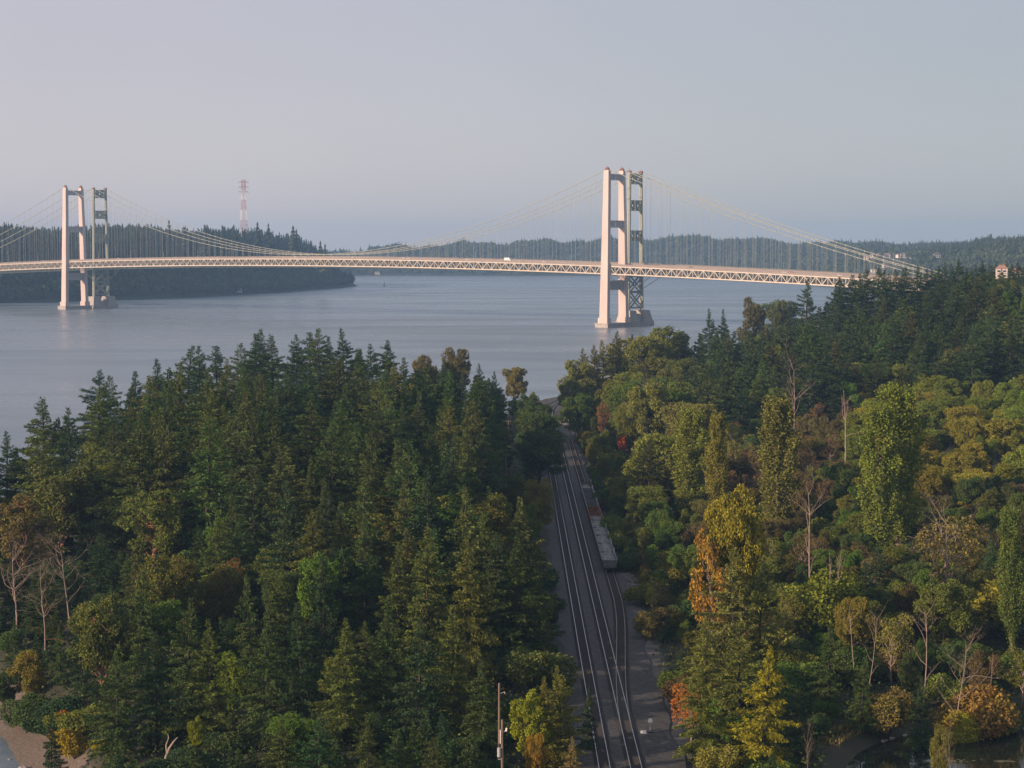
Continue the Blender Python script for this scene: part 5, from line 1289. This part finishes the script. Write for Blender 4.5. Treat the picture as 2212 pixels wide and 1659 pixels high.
# apartment block at the end of the bluff
X, Y, Z = unproj(2178, 606, 1250); zb = float(height(X, Y)) - .5
ap = empty('apartment_building', (X, Y, zb), -.25, 'cream apartment building with terracotta roofs behind the hilltop conifers', 'building'); ztop = unproj(2178, 580, 1250)[2] - zb
for i, (x, w, h, y) in enumerate(((-4.2, 7.5, ztop, 0), (3.6, 8.0, ztop - 2.0, 1.5))):
    wl = MB().box((x, y, h / 2), (w, 9, h)).build('wall', M['wall'], ap); wl.color = (.50, .42, .36, 1)
    e = .5
    MB().add([(x - w / 2 - e, y - 4.5 - e, h), (x + w / 2 + e, y - 4.5 - e, h), (x + w / 2 + e, y + 4.5 + e, h), (x - w / 2 - e, y + 4.5 + e, h), (x - w / 5, y, h + 2.3), (x + w / 5, y, h + 2.3)], [(0, 1, 5, 4), (1, 2, 5), (2, 3, 4, 5), (3, 0, 4), (3, 2, 1, 0)]).build('roof', M['terracotta'], ap)
    MB().box((x + w * .22, y + 1, h + 2.2), (.9, .9, 2.2)).build('chimney', M['rust'], ap)
    for s_ in range(4):
        for k in (-1, 1):
            f = MB().box((x + k * w * .24, y - 4.53, h - 1.7 - s_ * 3), (w * .3, .12, 1.5)).build('window', M['white'], ap); MB().box((x + k * w * .24, y - 4.6, h - 1.7 - s_ * 3), (w * .25, .06, 1.25)).build('pane', M['glass'], f)
        b_ = MB().box((x, y - 5.0, h - 2.8 - s_ * 3), (w * .9, .9, .18)).build('balcony', M['white'], ap)

# ------------------------------------------------------------------ single trees that stand out on the far shores
big = [simple_tree(np.random.default_rng(80 + k), True) for k in range(3)]
BM = [MB().polys(b).mesh('far_conifer_crown', M['far_needles']) for b in big]; BT = MB().tube([(0, 0, -.05), (0, 0, .9)], [.014, .003], 5).mesh('far_trunk', M['bark'])
def lone(px, py, D, lab, fn, wid=1.0, hmin=18):
    X, Y, Z = unproj(px, py, D); g = float(fn(np.array([X]), np.array([Y]))[0]); h = max(hmin, min(Z - g, 48))
    o = empty('far_conifer', (X, Y, Z - h), rf.uniform(0, 6), lab, 'conifer', 'conifers standing out on the far shores'); o.scale = (h * wid, h * wid, h)
    link('trunk', BT, o); link('crown', BM[rf.randrange(3)], o).color = (.022, .032, .022, 1)
lone(633, 489, 3300, 'largest conifer on the headland skyline, near its tip', h_head, 1.35)
lone(640, 497, 3310, 'shorter companion of the largest conifer on the headland skyline', h_head, 1.3)
for k, (px, py) in enumerate(((365, 476), (556, 481), (443, 487), (480, 488), (283, 487), (248, 487), (22, 487), (400, 489), (505, 487), (580, 484), (692, 522), (702, 528))):
    lone(px, py, 3200 - 60 * (k % 3), 'pointed conifer on the headland skyline, ' + ('thin and tallest above the truss', 'just past the pylon', 'between the pylon and the steel tower', 'on the tower side of the pylon', 'just past the far steel tower', 'behind the far steel tower', 'at the outer end beyond the towers', 'half way from the steel tower to the pylon', 'close by the pylon foot', 'two trees past the pylon', 'low on the slope to the tip', 'lowest before the tip')[k], h_head)
for k, (px, py, w) in enumerate(((2121, 516, 1.6), (2059, 523, 1.3), (2068, 522, 1.2), (2031, 532, 1.2), (2040, 534, 1.2), (2014, 533, 1.2), (2180, 512, 1.2), (2196, 515, 1.4), (2090, 526, 1.3))):
    lone(px, py, 3500, 'dark conifer on the far eastern hill, ' + ('broadest and alone', 'taller of a close pair', 'shorter of a close pair', 'over the short row of houses', 'beside the one over the houses', 'nearest to the bridge', 'tallest by the crest houses', 'past the crest houses', 'between the pair and the broad one')[k], h_far, w)

# ------------------------------------------------------------------ beach and pond details
def rock(name, X, Y, s, mat, label, cat, group, seed, sink=.25):
    r = np.random.default_rng(seed); th_ = np.linspace(0, 2 * math.pi, 11); ph = np.linspace(-1.45, 1.57, 7); V = np.zeros((11, 7, 3)); rad = 1 + .18 * r.normal(size=(10, 7)); rad = np.concatenate([rad, rad[:1]]); rad[:, 0] = rad[0, 0]; rad[:, -1] = rad[0, -1]
    V[..., 0] = rad * np.cos(ph)[None] * np.cos(th_)[:, None] * s; V[..., 1] = rad * np.cos(ph)[None] * np.sin(th_)[:, None] * s * .8; V[..., 2] = rad * np.sin(ph)[None] * s * .55
    o = MB().grid(V[::-1]).build(name, mat, smooth=True); o.location = (X, Y, float(height(X, Y)) + s * (.5 - sink)); return tag(o, label, cat, group)
for k, (px, py, s, lab) in enumerate(((72, 1626, .75, 'dark boulder lying on the beach sand'), (137, 1608, .6, 'pale boulder under the sandy bank'), (20, 1575, .4, 'small stone near the waterline'))):
    X, Y, Z = unproj(px, py, 292); Yg = 292 - (0 if k != 0 else 6); rock('boulder', X, Yg, s, M['rock' if k != 1 else 'stones'], lab, 'boulder', 'boulders on the beach', k)
dr = empty('driftwood_snag', unproj(352, 1665, 262), .3, 'bleached forked dead trunk sticking up at the picture bottom by the beach woods', 'dead trunk')
MB().tube([(0, 0, -1), (.3, 0, 1.5), (.9, .1, 3.0), (1.6, .1, 4.0), (2.1, .1, 4.5)], [.26, .22, .18, .12, .05], 8).build('trunk', M['pale_bark'], dr)
MB().tube([(.6, 0, 2.2), (.5, .3, 3.4), (.9, .5, 4.4), (.8, .7, 5.0)], [.16, .12, .08, .03], 6).build('branch', M['pale_bark'], dr)
MB().tube([(.4, 0, .6), (1.7, .2, 1.2), (3.2, .2, 1.5), (4.2, .3, 2.0)], [.14, .11, .08, .03], 6).build('branch', M['pale_bark'], dr)
# pond bank: dry grass strip, a line of pale stones, lily pads
r = np.random.default_rng(4); n = 3200; a = r.uniform(.15, 2.7, n); k = 1.06 + .16 * r.random(n); X = POND[0] + POND[2] * k * np.cos(a); Y = POND[1] + POND[3] * k * np.sin(a)
D = np.stack([r.normal(0, .25, n), r.normal(0, .25, n), np.ones(n)], 1); D /= np.linalg.norm(D, axis=1, keepdims=True); ln = r.uniform(.4, .95, n)
o = MB().polys(kites(np.stack([X, Y, height(X, Y)], 1), D * ln[:, None], ln * .35, r)).build('dry_grass', M['leaves'], kind='stuff'); o.color = (.13, .10, .04, 1)
b = MB()
for i in range(46):
    a = r.uniform(.5, 2.3); X = POND[0] + POND[2] * 1.0 * math.cos(a); Y = POND[1] + POND[3] * 1.0 * math.sin(a); s = r.uniform(.12, .34); b.box((X, Y, 6.15), (s * 2, s * 1.6, s), [(math.cos(i), math.sin(i), 0), (-math.sin(i), math.cos(i), 0), (0, 0, 1)])
b.build('shore_pebbles', M['stones'], kind='stuff')
th_ = np.linspace(0, 2 * math.pi, 14, endpoint=False)
LP = [(62.2, 268.5, 1.3, 'large lily pad patch nearest to the pond bank'), (69, 268.2, .7, 'narrow lily pad patch along the pond bank'), (58, 263, .9, 'lily pad patch by the leaning madrona'), (74, 266, .6, 'small lily pad patch at the picture edge')]
for X, Y, s, lab in LP:
    b = MB()
    for i in range(26):
        cx, cy_, rr = X + r.normal(0, s), Y + r.normal(0, s * .35), r.uniform(.15, .32); b.polys([np.stack([cx + rr * np.cos(th_), cy_ + rr * np.sin(th_), np.full(14, 6.115 + i * .0007)], 1)])
    tag(b.build('lily_pads', M['lily']), lab, 'lily pads', 'lily pad patches on the pond')

# ------------------------------------------------------------------ haze: one closed box of even, thin, pale air
hm_ = bpy.data.materials.new('haze_air'); hm_.use_nodes = True; t = hm_.node_tree; t.nodes.remove(t.nodes['Principled BSDF'])
pv = t.nodes.new('ShaderNodeVolumePrincipled'); pv.inputs['Color'].default_value = (0.34, 0.58, 0.93, 1); pv.inputs['Density'].default_value = 0.00009; pv.inputs['Anisotropy'].default_value = 0.0
t.links.new(pv.outputs[0], t.nodes['Material Output'].inputs['Volume'])
hz_ = MB().box((0, 3350, 78), (10400, 8900, 182)).build('haze', hm_, kind='stuff')
